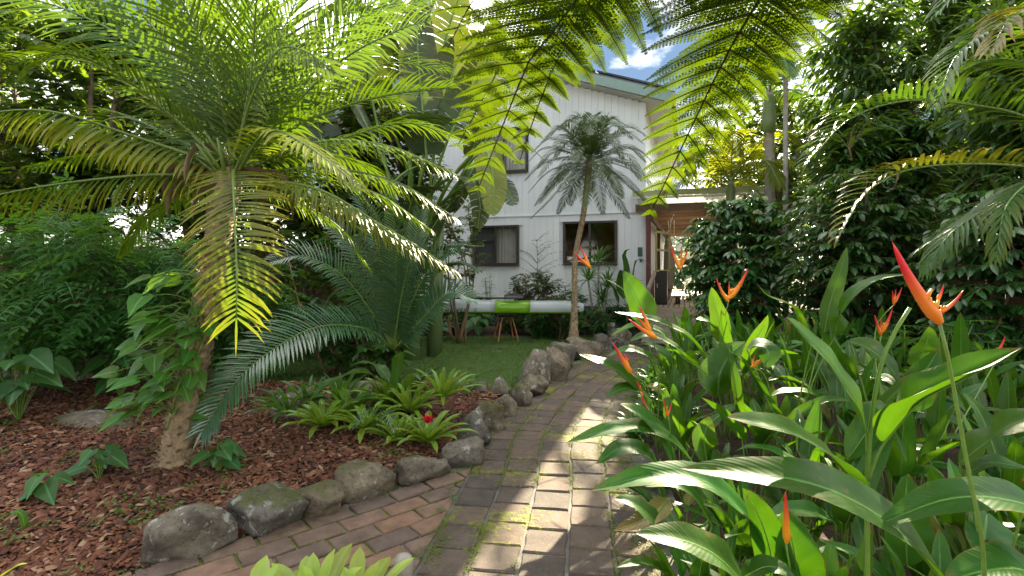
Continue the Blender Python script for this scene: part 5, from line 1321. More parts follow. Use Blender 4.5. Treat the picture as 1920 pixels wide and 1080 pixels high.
shrub('coffee_shrub', 'shady glossy shrub under the cane palm fronds at the right', 'shrub', V((5.2, 5.4, 0)), V((5.2, 5.4, 1.25)), (1.0, .8, 1.25), 380, 16, T_ELL, 'coffee', .15, 3, plag=.9, stems=st3(5.2, 5.4, 2.2, 4, .35, 3), droop=.35, tl=.7, stemr=.02)
shrub('lance_leaf_tree', 'dense lance-leaved tree filling the upper right behind the shrubs', 'tree', V((7.0, 8.8, 0)), V((7.0, 8.8, 4.2)), (2.2, 1.5, 2.5), 800, 18, T_LANCE, 'lance', .31, 4, stems=st3(7.0, 8.8, 5.2, 3, .6, 4), tl=.9, stemr=.09, trunk_mat='bark', droop=.45)
shrub('lance_leaf_tree', 'lower lance-leaved tree between the slender palm trunk and the cane palm', 'tree', V((5.7, 8.0, 0)), V((5.7, 8.0, 2.8)), (1.15, .8, 1.15), 360, 16, T_LANCE, 'lance', .28, 5, stems=st3(5.7, 8.0, 3.2, 3, .4, 5), tl=.8, stemr=.05, droop=.45)
shrub('lance_leaf_tree', 'shaded tree at the top right corner behind the cane palm', 'tree', V((6.6, 5.9, 0)), V((6.6, 5.9, 3.5)), (1.5, 1.1, 1.9), 480, 16, T_LANCE, 'lance', .28, 6, stems=st3(6.6, 5.9, 4.2, 3, .5, 6), tl=.9, stemr=.07, trunk_mat='bark', droop=.45)
shrub('broadleaf_tree', 'tall leafy tree far behind the walkway roof', 'tree', V((9.5, 15, 0)), V((9.5, 15, 3.2)), (3.0, 2.2, 3.2), 300, 14, T_ELL, 'tree', .24, 7, stems=st3(9.5, 15, 5, 3, .8, 7), tl=1.2, stemr=.12, trunk_mat='bark')
shrub('broadleaf_tree', 'bushy tree seen through the far end of the walkway', 'tree', H(-1.0, 13, 0), H(-1.0, 13, 1.7), (2.2, 1.2, 1.8), 170, 14, T_ELL, 'tree', .2, 8, tl=1.0, stemr=.08, trunk_mat='bark')
shrub('broadleaf_tree', 'dense leafy tree covering the left half of the house', 'tree', V((-2.0, 9.4, 0)), V((-2.0, 9.4, 2.7)), (1.0, .6, 2.0), 420, 15, T_ELL, 'tree', .15, 9, tl=.7, stemr=.05, trunk_mat='bark')
shrub('broadleaf_tree', 'leafy tree far behind the slender pale palm trunk', 'tree', V((7.4, 16, 0)), V((7.4, 16, 2.7)), (2.3, 1.5, 2.7), 330, 15, T_ELL, 'tree', .24, 10, tl=1.1, stemr=.1, trunk_mat='bark')
shrub('broadleaf_tree', 'tall leafy tree showing between the tree fern and the dark trees', 'tree', V((7.1, 14, 0)), V((7.1, 14, 4.3)), (1.5, 1.1, 2.4), 420, 15, T_ELL, 'tree', .22, 12, tl=1.0, stemr=.1, trunk_mat='bark')
# fan-leaved rhapis behind the bed
rh = empty('rhapis_palm', V((3.55, 4.5, 0)), 'small bamboo-like palm with narrow leaflets before the shaded shrub', 'palm')
q = random.Random(15)
for k in range(26):
    b = V((3.6+q.uniform(-.5, .6), 4.5+q.uniform(-.3, .4), 0)); t_ = b+V((q.uniform(-.25, .25), q.uniform(-.25, .15), q.uniform(.35, 1.0)))
    m = MB(); dd = V((q.uniform(-1, 1), q.uniform(-1, .3), .1)).normalized(); sd = dd.cross(Z).normalized()
    for j in range(9):
        a = lerp(-1.7, 1.7, j/8); m.leaflet(t_, dd*math.cos(a)+sd*math.sin(a)+Z*.1, Z, q.uniform(.2, .3), .022, .5, 3, .2, 0, .3)
    lf = m.build('leaf', M['strap'], rh); m = MB(); m.tube([b, b.lerp(t_, .6)+Z*.05, t_], [.007, .006, .003], 5); m.build('stem', M['stemg'], lf)
# low dark plants in the shade at far right
for k, (x, y, s) in enumerate(((3.7, 5.9, .4), (4.3, 4.6, .45), (3.0, 7.2, .35))):
    shrub('shade_shrub', ('low dark broad-leaved plant below the layered shrub', 'low dark plant near the right fence', 'low dark plant beside the ramp end')[k], 'plant', V((x, y, 0)), V((x, y, .35)), (s*1.3, s, .4), 50, 9, T_ELL, 'coffee', .15, 30+k, tl=.4, stemr=.01)

# ------------------------------------------------------------------ left background
TL = [((-6.3, 7.2), (-6.3, 7.0, 3.6), (1.7, 1.2, 1.9), 'leaning thick-trunked tree at the left edge behind the palm', .085, .5),
      ((-4.9, 8.2), (-4.7, 8.2, 3.9), (1.7, 1.2, 2.0), 'leafy tree behind the left fronds, second from the left edge', .07, .1),
      ((-3.5, 9.0), (-3.3, 9.2, 3.8), (1.6, 1.2, 2.1), 'slender-trunked tree between the palm crown and the banana-like clump', .06, -.1),
      ((-8.2, 8.8), (-8.2, 8.8, 4.2), (2.0, 1.4, 2.2), 'tree furthest left over the timber fence', .09, .2),
      ((-6.2, 11.5), (-6.2, 11.5, 4.0), (2.4, 1.4, 2.6), 'tree farther back above the fence on the left', .1, .1)]
for k, (b, c, r, lab, tr_, lean) in enumerate(TL):
    bx_ = V((b[0], b[1], -.03)); cc = V(c); q = random.Random(k)
    stems = [[bx_, V((b[0]+lean*.6, b[1], 1.5)), V((c[0]+q.uniform(-.8, .8), c[1], c[2]+.6))], [bx_+V((.12, .1, 0)), V((b[0]-lean*.5-.2, b[1], 1.7)), V((c[0]-q.uniform(.3, 1.2), c[1], c[2]+1.2))], [bx_+V((.05, .1, 0)), V((b[0]+.4, b[1], 1.9)), V((c[0]+q.uniform(.5, 1.3), c[1]+.2, c[2]+.8))]]
    o = empty('leafy_tree', V((b[0], b[1], 0)), lab, 'tree'); twigs_crown(o, cc, r, 620, 16, T_ELL, 'tree', .18, 50+k, stems=stems, tl=.9, stemr=tr_, trunk_mat='bark', gapn=.9, gaps=.22, droop=.3)
TP = compound_T(6, .20, .42)
o = empty('pinnate_shrub', V((-4.55, 5.6, 0)), 'multi-stemmed shrub with drooping feathery leaves at the left edge', 'shrub')
ps = V((-4.55, 5.6, -.03))
twigs_crown(o, V((-4.3, 5.0, 1.45)), (1.2, .9, .7), 190, 6, TP, 'pinn', .46, 70, stems=[[ps, V((-4.6, 5.6, .6)), V((-4.4, 5.3, 1.5))], [ps, V((-4.75, 5.5, .55)), V((-5.1, 5.2, 1.4))], [ps, V((-4.5, 5.5, .7)), V((-3.8, 5.1, 1.5))], [ps+V((-.1, .1, 0)), V((-5.0, 5.7, .5)), V((-5.6, 5.4, 1.4))]], stemr=.075, trunk_mat='bark', tl=.5, droop=.35)
o = empty('pinnate_shrub', V((-3.4, 6.4, 0)), 'smaller feathery shrub between the left shrub and the palm trunk', 'shrub')
twigs_crown(o, V((-3.35, 6.2, 1.0)), (.7, .6, .75), 90, 6, TP, 'pinn', .4, 71, base=V((-3.4, 6.4, -.03)), stemr=.03, trunk_mat='bark', tl=.45, droop=.35)
for k, (x, y, z, rx, rz, lab) in enumerate(((-2.35, 6.9, 1.1, .8, 1.0, 'dark broad-leaved bush behind the palm trunk'), (-1.75, 6.6, .7, .6, .65, 'dark leafy bush directly behind the cycad'), (-3.6, 7.9, 1.2, .9, 1.1, 'dark bush in front of the fence behind the palm'),
        (-.95, 9.6, 1.9, .55, 1.0, 'light green bush against the house wall beside the curtained window'), (-5.9, 7.0, .6, 1.0, .6, 'low bush at the foot of the left fence'), (-2.3, 9.6, 1.6, .9, 1.5, 'dark tall bush behind the banana-like clump'),
        (-6.9, 9.6, 2.0, 1.4, 1.3, 'tall green hedge bush above the fence at the left edge'), (-4.6, 10.2, 2.0, 1.3, 1.3, 'tall green hedge bush above the fence behind the palm crown'), (-3.0, 8.9, 2.1, .9, 1.1, 'green bush rising between palm trunk and cycad'))):
    shrub('broadleaf_bush', lab, 'bush', V((x, y, 0)), V((x, y, z)), (rx, rx*.8, rz), 130 if k < 6 else 300, 11, T_ELL, 'lance' if k != 3 else 'tree', .15 if k != 3 else .1, 80+k, tl=.5, stemr=.02)
def arum(loc, n, L, h, seed, label, mat='arum', name='heart_leaf_plant', group=None):
    q = random.Random(seed); o = empty(name, loc, label, 'plant', group)
    for i in range(n):
        a = i*2.4+q.uniform(-.4, .4); hd = V((math.cos(a), math.sin(a), 0)); e = loc+hd*q.uniform(.06, .3)*h*1.6+Z*h*q.uniform(.4, 1.1)
        lf = one_leaf(T_HEART, e, hd+V((0, -.3, q.uniform(-.8, -.1))), Z+V((q.uniform(-.3, .3), -.35, 0)), L*q.uniform(.7, 1.2), q.uniform(0, .5), mat, o)
        m = MB(); m.tube(curve([loc, loc.lerp(e, .5)+Z*.08*h, e], 6), .004, 4, cap=False); m.build('petiole', M['stemg'], lf)
    return o
for k, (x, y, n, L, h, lab) in enumerate(((-3.95, 4.1, 16, .24, .5, 'clump of big heart-shaped leaves at the left edge, front'), (-4.5, 4.6, 18, .25, .6, 'clump of heart-shaped leaves at the left edge, behind the front clump'), (-3.75, 4.9, 12, .2, .4, 'heart-leaved clump below the feathery shrub'),
        (-4.9, 4.2, 16, .24, .5, 'heart-leaved clump furthest left'), (-3.1, 5.6, 10, .17, .35, 'small heart-leaved clump left of the palm trunk'), (-1.92, 3.35, 9, .13, .2, 'small heart-leaved seedling right of the palm base'), (-2.62, 3.25, 7, .16, .22, 'heart-leaved seedling left of the palm base'),
        (-2.72, 2.95, 5, .13, .14, 'little seedling in the mulch nearer than the palm'), (-.75, 10.9, 12, .26, .45, 'pale drooping arum leaves below the paddle board'), (-1.6, 10.9, 12, .22, .45, 'leafy arum at the left end of the paddle board'))):
    arum(V((x, y, gh(x, y))), n, L, h, 120+k, lab)
def fence(a, b, label, h=1.75, n=60):
    o = empty('timber_fence', (a+b)/2, label, 'fence'); d = (b-a); L = d.length; d.normalize(); w = L/n; nn = V((-d.y, d.x, 0))
    for i in range(n):
        m = MB(); hh = h+U(-.02, .02); m.box(a+d*w*(i+.5)+nn*(.012 if i % 2 else -.012)+Z*hh/2, (w*1.02, .018, hh), d, nn); m.build('paling', M['fence'], o, False)
    for z in (.3, h-.3):
        m = MB(); m.box((a+b)/2+nn*.06+Z*z, (L, .06, .09), d, nn); m.build('rail', M['fence'], o, False)
fence(V((-11.5, 6.8, 0)), V((-2.4, 10.6, 0)), 'brown paling fence behind the plants on the left', 1.8, 84)
fence(V((6.4, 3.0, 0)), V((5.6, 9.2, 0)), 'brown paling fence showing between shrubs at the right edge', 1.75, 56)

# ------------------------------------------------------------------ lawn, mulch, small ground things
def inlawn(x, y): return 6.0+.25*math.sin(x*2) < y < 10.55 and -3.6 < x < edge_x(y)-.28
mb = MB(); g = .15
for iy in range(31):
    for ix in range(43):
        x, y = -3.6+ix*g, 5.95+iy*g
        if inlawn(x+g/2, y+g/2):
            k = len(mb.v)
            for a, b_ in ((0, 0), (g, 0), (g, g), (0, g)): mb.vert((x+a, y+b_, .004))
            mb.f.append((k, k+1, k+2, k+3))
lawn = tag(mb.build('lawn', M['turf']), 'small green lawn between the boulders and the house', 'lawn', kind='structure')
N_ = 52000; px_ = nrs.uniform(-3.6, 2.3, N_*2); py_ = nrs.uniform(5.8, 10.6, N_*2)
ok = np.array([inlawn(a, b_) and (mnoise.noise(V((a*2.2, b_*2.2, 1))) > -.42) for a, b_ in zip(px_, py_)]); px_, py_ = px_[ok][:N_], py_[ok][:N_]; n_ = len(px_)
X = np.stack([nrs.normal(0, .5, n_), nrs.normal(0, .5, n_), np.full(n_, .8)], 1); Nn = np.stack([nrs.normal(0, 1, n_), nrs.normal(0, 1, n_), np.full(n_, .2)], 1)
T_GR = (np.array([(0, -.07, 0), (0, .07, 0), (.55, .05, -.06), (.55, -.05, -.06), (1, 0, -.28)]), np.array([(0, 1, 2), (0, 2, 3), (3, 2, 4)]), np.zeros((5, 2)))
tag(scatter('grass', T_GR, np.stack([px_, py_, np.full(n_, .004)], 1), X, Nn, nrs.uniform(.022, .05, n_), np.clip(nrs.normal(.25, .3, n_), 0, 1), M['grass']), 'short green lawn grass below the paddle board', 'grass', kind='stuff')
# mulch chips
T_CH = (np.array([(-.5, -.5, 0), (.55, -.4, 0), (.45, .5, 0), (-.45, .38, 0), (-.42, -.44, .22), (.5, -.3, .16), (.38, .4, .24), (-.4, .3, .18)])*np.array([1, .55, .6]),
        np.array([(4, 5, 6), (4, 6, 7), (0, 1, 5), (0, 5, 4), (1, 2, 6), (1, 6, 5), (2, 3, 7), (2, 7, 6), (3, 0, 4), (3, 4, 7)]), np.zeros((8, 2)))
def inbed(x, y):
    if y > 6.1 and x > -3.4: return False
    return x < rock_line(y)-.03 and x > -5.6 and 1.7 < y < 7.2
pts = []; q = random.Random(55)
while len(pts) < 36000:
    y = 1.75+5.2*q.random()**1.5; x = q.uniform(-1.02*y-.3, .3)
    if inbed(x, y): pts.append((x, y, gh(x, y)+q.uniform(0, .018)))
pts = np.array(pts); n_ = len(pts); an = nrs.uniform(0, 6.28, n_); tl_ = nrs.normal(0, .35, (n_, 2))
X = np.stack([np.cos(an), np.sin(an), tl_[:, 0]], 1); Nn = np.stack([tl_[:, 1], nrs.normal(0, .35, n_), np.ones(n_)], 1)
tag(scatter('bark_mulch', T_CH, pts, X, Nn, np.exp(nrs.normal(-3.62, .45, n_)).clip(.009, .08), np.clip(nrs.normal(.47, .22, n_)+.5*(nrs.rand(n_) < .05)+np.array([.28*mnoise.noise(V((p_[0]*1.6, p_[1]*1.6, 2))) for p_ in pts]), 0, 1), M['mulch'], None, False), 'red-brown bark mulch covering the bed around the palm', 'mulch', kind='stuff')
# fallen dry leaves
lp = []
for _ in range(260):
    y = q.uniform(1.8, 6.0); x = q.uniform(-1.0*y, .3)
    if inbed(x, y): lp.append((x, y, gh(x, y)+.025))
lp = np.array(lp); n_ = len(lp); an = nrs.uniform(0, 6.28, n_)
tag(scatter('dry_leaves', T_LANCE, lp, np.stack([np.cos(an), np.sin(an), nrs.normal(0, .2, n_)], 1), np.stack([nrs.normal(0, .3, n_), nrs.normal(0, .3, n_), np.ones(n_)], 1), nrs.uniform(.05, .15, n_), nrs.rand(n_), M['drysheath']), 'scattered dry brown leaves lying on the bark mulch', 'leaf litter', kind='stuff')
# weeds on the mulch and along the joints
def weeds(name, pts_, size, mat, label, per=14, spread=.05, cat='weeds', T=T_SM):
    q = random.Random(len(pts_)); pos = []; X = []; N = []; S = []; Ti = []
    for (x, y, z) in pts_:
        for _ in range(per):
            a = q.uniform(0, 6.28); r = abs(q.gauss(0, spread)); pos.append((x+math.cos(a)*r, y+math.sin(a)*r, z+q.uniform(0, size*1.6)*max(.2, 1-r/(spread*2.5))))
            b = q.uniform(0, 6.28); X.append((math.cos(b), math.sin(b), q.uniform(-.2, .7))); N.append((q.uniform(-.4, .4), q.uniform(-.4, .4), 1)); S.append(size*q.uniform(.5, 1.2)); Ti.append(q.uniform(0, .8))
    return tag(scatter(name, T, np.array(pos), np.array(X), np.array(N), S, Ti, M[mat]), label, cat, kind='stuff')
q = random.Random(9); wp = []
for (px, py, n, s) in ((560, 985, 0, 0), (270, 975, 5, .12), (300, 990, 4, .1), (470, 925, 3, .08), (735, 870, 4, .07), (740, 850, 3, .05), (230, 800, 9, .4), (330, 790, 6, .25), (150, 830, 10, .4), (60, 860, 8, .4), (200, 870, 5, .3), (100, 990, 5, .3), (220, 1010, 4, .25), (60, 1040, 4, .2), (130, 1070, 4, .2), (410, 860, 3, .12), (450, 900, 3, .1), (380, 870, 3, .15), (840, 880, 3, .05), (700, 855, 2, .05), (1105, 690, 0, 0)):
    g = G(px, py)
    for _ in range(n): x = g.x+q.gauss(0, s); y = g.y+q.gauss(0, s); wp.append((x, y, gh(x, y)+.02))
weeds('weeds', wp, .028, 'weed', 'small bright green weeds dotted over the mulch', 16, .055)
wp = []
for _ in range(420):
    i = q.randrange(15, 118); p = _e[i]; nn = V((_tan[i].y, -_tan[i].x, 0)); o_ = q.choice((-.06, -.04, 0, PW+.03, PW+.08, PW-.06, PW-.12)); p = p+nn*o_; wp.append((p.x+q.gauss(0, .02), p.y+q.gauss(0, .02), .0))
for _ in range(230):   # round the feet of the boulders
    y = q.uniform(2.4, 9.5); wp.append((rock_line(y)+q.gauss(.03, .05), y, .0))
weeds('edge_weeds', wp, .017, 'weed', 'tiny green weeds growing along both edges of the path', 12, .03)
mp = []
for _ in range(5200):
    i = q.randrange(14, 118); p = _e[i].lerp(_e[min(120, i+1)], q.random()); nn = V((_tan[i].y, -_tan[i].x, 0))
    c = q.choice((0, 0, 1, 2, 3, 4, 5, 5, 5)); o_ = PS*c+q.gauss(0, .012)
    if c == 5: o_ -= abs(q.gauss(0, .1))
    if c == 0: o_ += abs(q.gauss(0, .05))
    p = p+nn*o_
    if mnoise.noise(V((p.x*2.4, p.y*2.4, 4))) > -.02 and p.y > 1.9: mp.append((p.x, p.y, -.002))
weeds('moss', mp, .011, 'mossg', 'yellow-green moss cushions in the joints of the path', 12, .016, 'moss', T_SM2)
mp = []
for r in range(0, 9):
    for _ in range(170):
        p = o0+ax*q.uniform(-2.2, .5)+ay*(-r*bw+q.gauss(0, .004))
        if (p-ea).dot(en) > 0 and p.y > 1.9 and mnoise.noise(V((p.x*2, p.y*2, 8))) > -.1: mp.append((p.x, p.y, -.006))
weeds('joint_moss', mp, .008, 'mossg', 'green moss lines between the pink bricks', 8, .008, 'moss', T_SM2)
# fallen twigs
for k, (x0, y0, x1, y1, lab) in enumerate(((205, 775, 235, 835, 'pale dead stick leaning in the mulch at left'), (330, 800, 215, 815, 'thin fallen twig lying behind the palm'), (20, 815, 95, 775, 'dry stalk among the left leaves'), (575, 815, 552, 832, 'short straw-coloured twig on the mulch'))):
    a, b_ = G(x0, y0), G(x1, y1); m = MB(); m.tube(curve([a+Z*(.12 if k == 0 else .05), a.lerp(b_, .5)+Z*.07+V((.03, 0, 0)), b_+Z*.04], 10), [.006]*6+[.004]*5, 5); tag(m.build('fallen_twig', M['greybark']), lab, 'twig')

# ------------------------------------------------------------------ bromeliads and small plants in front of the cycad
for k, (px, d, z, n, L, w, mat, lab, red, cup) in enumerate((
    (802, 4.05, .05, 22, .30, .045, 'brom', 'bright bromeliad with a red heart just above the boulders', True, .85),
    (830, 4.75, .20, 20, .34, .042, 'brom', 'lit bromeliad with long pale leaves nearest the lawn', False, 1.0),
    (768, 4.5, .12, 20, .30, .044, 'brom', 'bromeliad between the red-hearted one and the cycad', False, .95),
    (742, 4.05, .05, 14, .24, .04, 'brom', 'yellowing small bromeliad left of the red-hearted one', False, 1.0),
    (685, 4.2, .05, 20, .29, .042, 'brom', 'green bromeliad with long low leaves, third from the red-hearted one', False, .8),
    (605, 4.25, .05, 20, .30, .045, 'brom', 'green bromeliad standing furthest left in the mulch', False, .85),
    (725, 4.75, .1, 18, .3, .042, 'brom', 'green bromeliad tucked behind the yellowing small one', False, 1.0),
    (655, 4.55, .06, 18, .3, .042, 'brom', 'green bromeliad below the wavy fern leaf', False, .95),
    (575, 4.8, .06, 18, .32, .036, 'strap', 'dark strappy bromeliad behind the furthest left green one', False, 1.0),
    (540, 4.6, .06, 20, .34, .034, 'strap', 'dark strappy bromeliad under the blue-green frond', False, .9),
    (640, 4.9, .06, 20, .34, .034, 'strap', 'dark strappy bromeliad before the half-hidden boulder', False, 1.1))):
    x = (px-960)/960*d; rosette(V((x, d, gh(x, d)+z-.02)), n+4, L*1.36, w*1.15, mat, lab, group='bromeliads in front of the cycad', seed=200+k, red=red, cup=cup, tips=.3)
for k, (x, y, n, L, lab) in enumerate(((-.82, 2.08, 16, .33, 'lime-green bromeliad in the immediate foreground, middle one'), (-1.05, 2.02, 12, .30, 'lime-green bromeliad in the immediate foreground, left one'), (-.65, 2.08, 12, .33, 'lime-green bromeliad in the immediate foreground, beside the edging peg'))):
    rosette(V((x, y, .0)), n, L, .075, 'bromlime', lab, group='foreground bromeliads', seed=230+k, cup=1.1, droop=.3, tips=.25)
pgo = empty('edging_peg', V((-.50, 2.35, 0)), 'grey rounded edging peg at the corner of the pink bricks', 'peg')
m = MB(); m.tube([V((-.50, 2.36, -.05)), V((-.50, 2.36, .09)), V((-.50, 2.36, .115)), V((-.50, 2.36, .122))], [.045, .045, .034, .012], 14); m.build('stake', M['greybark'], pgo)
m = MB(); m.tube([V((-.51, 2.40, -.05)), V((-.52, 2.41, .07)), V((-.52, 2.41, .085))], [.04, .04, .02], 12); m.build('stake', M['greybark'], pgo)
nf = empty('birds_nest_fern', P(745, 760, 4.7), 'bird\'s nest fern with long plain wavy leaves below the cycad', 'fern')
nb = (745, 745, 4.8)
for k, (pts, w) in enumerate((([nb, (690, 700, 4.6), (620, 715, 4.4), (570, 765, 4.3)], 44), ([nb, (700, 745, 4.5), (655, 760, 4.4), (628, 800, 4.35)], 48), ([nb, (745, 690, 4.8), (755, 660, 4.7), (780, 668, 4.6)], 36), ([nb, (790, 700, 4.9), (825, 670, 4.9), (855, 632, 4.9)], 34), ([nb, (800, 705, 4.9), (845, 678, 4.9), (858, 660, 4.9)], 24),
        ([nb, (720, 700, 4.9), (690, 680, 5.0), (655, 685, 5.0)], 40), ([nb, (765, 720, 4.6), (775, 700, 4.5), (790, 715, 4.4)], 30))):
    big_leaf(nf, pxs(*pts), w*4.6/960*.8, 'nest', wave=.09, t0=.0, t1=.1, seed=k, rr=.005)
o = empty('succulent_mound', P(775, 735, 4.85), 'brownish mound of tiny succulent leaves beside the bromeliads', 'plant')
twigs_crown(o, V((-.93, 4.85, .27)), (.24, .2, .17), 120, 10, T_SM, 'sedum', .03, 99, base=V((-.93, 4.85, 0)), tl=.15, stemr=.01, twigr=.003)
o = tag(strap_plant('strap_clump', 16, .42, .022, 410, 'blue-green strap-leaved clump at the edge of the lawn', None), None); o.location = V((-.5, 5.55, .03))
sd_ = empty('palm_seedling', P(705, 800, 4.15), 'tiny feather-leaved palm seedling among the bromeliads', 'palm')
frond(sd_, pxs((715, 830, 4.1), (700, 770, 4.05), (685, 775, 3.95), (665, 800, 3.9)), 20, .11, .011, 'cycad', rr=.004)
frond(sd_, pxs((715, 830, 4.1), (725, 775, 4.1), (730, 785, 4.0), (740, 810, 3.95)), 16, .1, .011, 'cycad', rr=.004)
lf = empty('arum_seedling', V((-1.86, 1.75, 0)), 'pale green leaf poking in at the bottom left corner', 'plant')
big_leaf(lf, pxs((-40, 1130, 1.8), (0, 1085, 1.8), (30, 1062, 1.8), (52, 1056, 1.8)), .05, 'brom', petiole=[V((-1.9, 1.75, 0))], t0=.3, t1=.5)
lf = empty('arum_seedling', V((-2.72, 2.55, 0)), 'curved seedling leaf at the left edge above the mulch', 'plant')
big_leaf(lf, pxs((50, 1010, 2.65), (40, 965, 2.65), (20, 962, 2.65), (-10, 980, 2.65)), .05, 'vine', petiole=[P(50, 1040, 2.65)], t0=.3, t1=.4)

# ------------------------------------------------------------------ in front of the house: board, paddle, stools, planting
sup = empty('paddle_board', V((-.7, 10.0, .52)), 'white and lime paddle board lying upside down across two stools', 'paddle board')
x1, x0 = 1.40, -2.75; yb = 10.0; n_ = 40
def sup_ring(t, grow=0.):
    x = lerp(x0, x1, t); e = min(1, (t/.22))**.55*min(1, ((1-t)/.07+.03))**.5; zc = lerp(.675, .655, t)+(.03*max(0, .15-t)/.15)
    hy = .29*e+grow; hz = .122*(.55+.45*e)+grow; out = []
    for k in range(20):
        a = 2*math.pi*k/20; ca, sa = math.cos(a), math.sin(a); sq = lambda c: math.copysign(abs(c)**.5, c); out.append(V((x, yb+hy*sq(ca), zc+hz*sq(sa))))
    return out
def sup_part(name, ta, tb, mat, parent, n=12, ks=None, grow=0., caps=True):
    m = MB(); rings = [[m.vert(p) for p in sup_ring(lerp(ta, tb, i/n), grow)] for i in range(n+1)]; ks = ks or range(20)
    for a, b_ in zip(rings[:-1], rings[1:]):
        for k in ks: m.f.append((a[k], a[(k+1) % 20], b_[(k+1) % 20], b_[k]))
    if caps: m.f.append(tuple(rings[0])); m.f.append(tuple(rings[-1][::-1]))
    return m.build(name, M[mat], parent)
tg0 = (((928-960)/960*9.75)-x0)/(x1-x0); tg1 = (((994-960)/960*9.75)-x0)/(x1-x0)
bd = sup_part('hull', 0, tg0, 'palegrey', sup, 20); sup_part('nose', tg1, 1, 'palegrey', sup, 14); sup_part('lime_band', tg0, tg1, 'lime', sup, 6)
sup_part('stripe', .02, tg0, 'lime', sup, 20, [11], .003, False); sup_part('stripe', tg1, .98, 'lime', sup, 14, [11], .003, False)
sup_part('dark_edge', .02, .98, 'black', sup, 30, [12, 13], .002, False)
fc = bpy.data.curves.new('lettering', 'FONT'); fc.body = 'STEALTH'; fc.size = .10; fc.shear = .35; fc.extrude = .0005; fc.offset = .002; fc.space_character = 1.15
ft = bpy.data.objects.new('lettering', fc); COL.objects.link(ft); fc.materials.append(M['black'])
bpy.context.view_layer.update(); lme = bpy.data.meshes.new_from_object(ft); bpy.data.objects.remove(ft); ft = bpy.data.objects.new('lettering', lme); COL.objects.link(ft); ft.parent = sup
# hull face at the camera side; letters upside down as the board is
yf = yb-.294; ft.location = V(((880-960)/960*9.7, yf, .655))-sup.location; ft.rotation_euler = (math.radians(90), math.radians(180), 0)
def ring_mark(px, zc, r, name):
    m = MB(); c = V(((px-960)/960*9.7, yf-.002, zc)); n = 20
    for i in range(n):
        a = 2*math.pi*i/n*.86+.4; m.vert(c+V((math.cos(a), 0, math.sin(a)))*r); m.vert(c+V((math.cos(a), 0, math.sin(a)))*r*.66)
        if i: k = 2*i; m.f.append((k-2, k-1, k+1, k))
    m.build(name, M['black'], sup, False)
ring_mark(892, .632, .03, 'logo'); ring_mark(1083, .655, .05, 'logo'); ring_mark(1083, .655, .026, 'logo')
pd = empty('paddle', V((-.3, 9.85, .83)), 'black carbon paddle resting on top of the paddle board', 'paddle')
def hx(px, d=9.85): return (px-960)/960*d
m = MB(); m.tube([V((hx(800), 9.95, .835)), V((hx(940), 9.85, .845)), V((hx(952), 9.85, .845))], .017, 8); m.build('shaft', M['black'], pd)
m = MB(); m.tube([V((hx(897), 9.87, .84)), V((hx(902), 9.87, .84)), V((hx(906), 9.87, .84))], [.02, .034, .022], 8); m.build('grip', M['black'], pd)
m = MB(); rows = []
for i in range(11):
    t = i/10; w_ = .10*math.sin(math.pi*min(.93, t*.8+.13))**.7; c = V((lerp(hx(945), hx(982), t), 9.82, .845+.01*math.sin(t*3)))
    rows.append([m.vert(c+V((0, -w_, -.02))), m.vert(c+V((0, -w_*.2, .012+w_*.15))), m.vert(c+V((0, w_, .05+w_*.25))), m.vert(c+V((0, 0, -.012)))])
for a, b_ in zip(rows[:-1], rows[1:]):
    for k in range(4): m.f.append((a[k], a[(k+1) % 4], b_[(k+1) % 4], b_[k]))
m.f.append(tuple(rows[0])); m.f.append(tuple(rows[-1][::-1])); m.build('blade', M['black'], pd)
wb = empty('white_fin', V((hx(945), 10.12, .82)), 'white skeg standing up behind the paddle blade', 'fin')
m = MB(); a = [(-.22, .80), (-.12, .87), (.05, .905), (.16, .90), (.2, .80)]
for s in (-.012, .012):
    for x, z in a: m.vert((hx(945, 10.1)+x, 10.12+s, z))
m.f += [(0, 1, 2, 3, 4), (9, 8, 7, 6, 5)]+[(i, i+5, (i+1) % 5+5, (i+1) % 5) for i in range(5)]; m.build('blade', M['white'], wb, False)
for k, (sx, sy, lab) in enumerate(((-.12, 10.05, 'orange-legged stool under the lime band of the paddle board'), (-1.42, 10.35, 'orange-legged stool under the left end of the paddle board'))):
    s_ = empty('stool', V((sx, sy, 0)), lab, 'stool', 'stools carrying the paddle board')
    m = MB(); m.tube([V((sx, sy, .475)), V((sx, sy, .48)), V((sx, sy, .51)), V((sx, sy, .515))], [.15, .165, .165, .15], 20); m.build('seat', M['black'], s_)
    for j in range(4):
        a = math.pi/4+j*math.pi/2+.25; hd = V((math.cos(a), math.sin(a), 0)); c = V((sx, sy, 0))
        m = MB(); m.tube(curve([c+hd*.04+Z*.465, c+hd*.12+Z*.463, c+hd*.155+Z*.43, c+hd*.29+Z*.0], 14), .0135, 8); m.build('leg', M['copper'], s_)
sl = V((-1.55, 11.25, .06)); m = MB(); m.tube([V((-2.9, 11.0, .06)), V((-1.4, 11.2, .065)), V((-.05, 11.35, .06))], [.07, .075, .07], 10); tag(m.build('log_edging', M['bark']), 'long weathered log edging the bed behind the lawn', 'log')
pt = empty('flower_pot', V((-1.2, 11.2, .02)), 'black plastic pot behind the left stool', 'pot')
m = MB(); m.tube([V((-1.2, 11.05, 0)), V((-1.2, 11.05, .2)), V((-1.2, 11.05, .205)), V((-1.2, 11.05, .23))], [.11, .14, .155, .155], 16); m.build('body', M['black'], pt)
m = MB(); m.tube([V((2.03, 10.55, -.02)), V((2.03, 10.55, .30))], [.1, .1], 10); tag(m.build('timber_stump', M['greybark']), 'cut timber post stump beside the last boulders', 'stump')
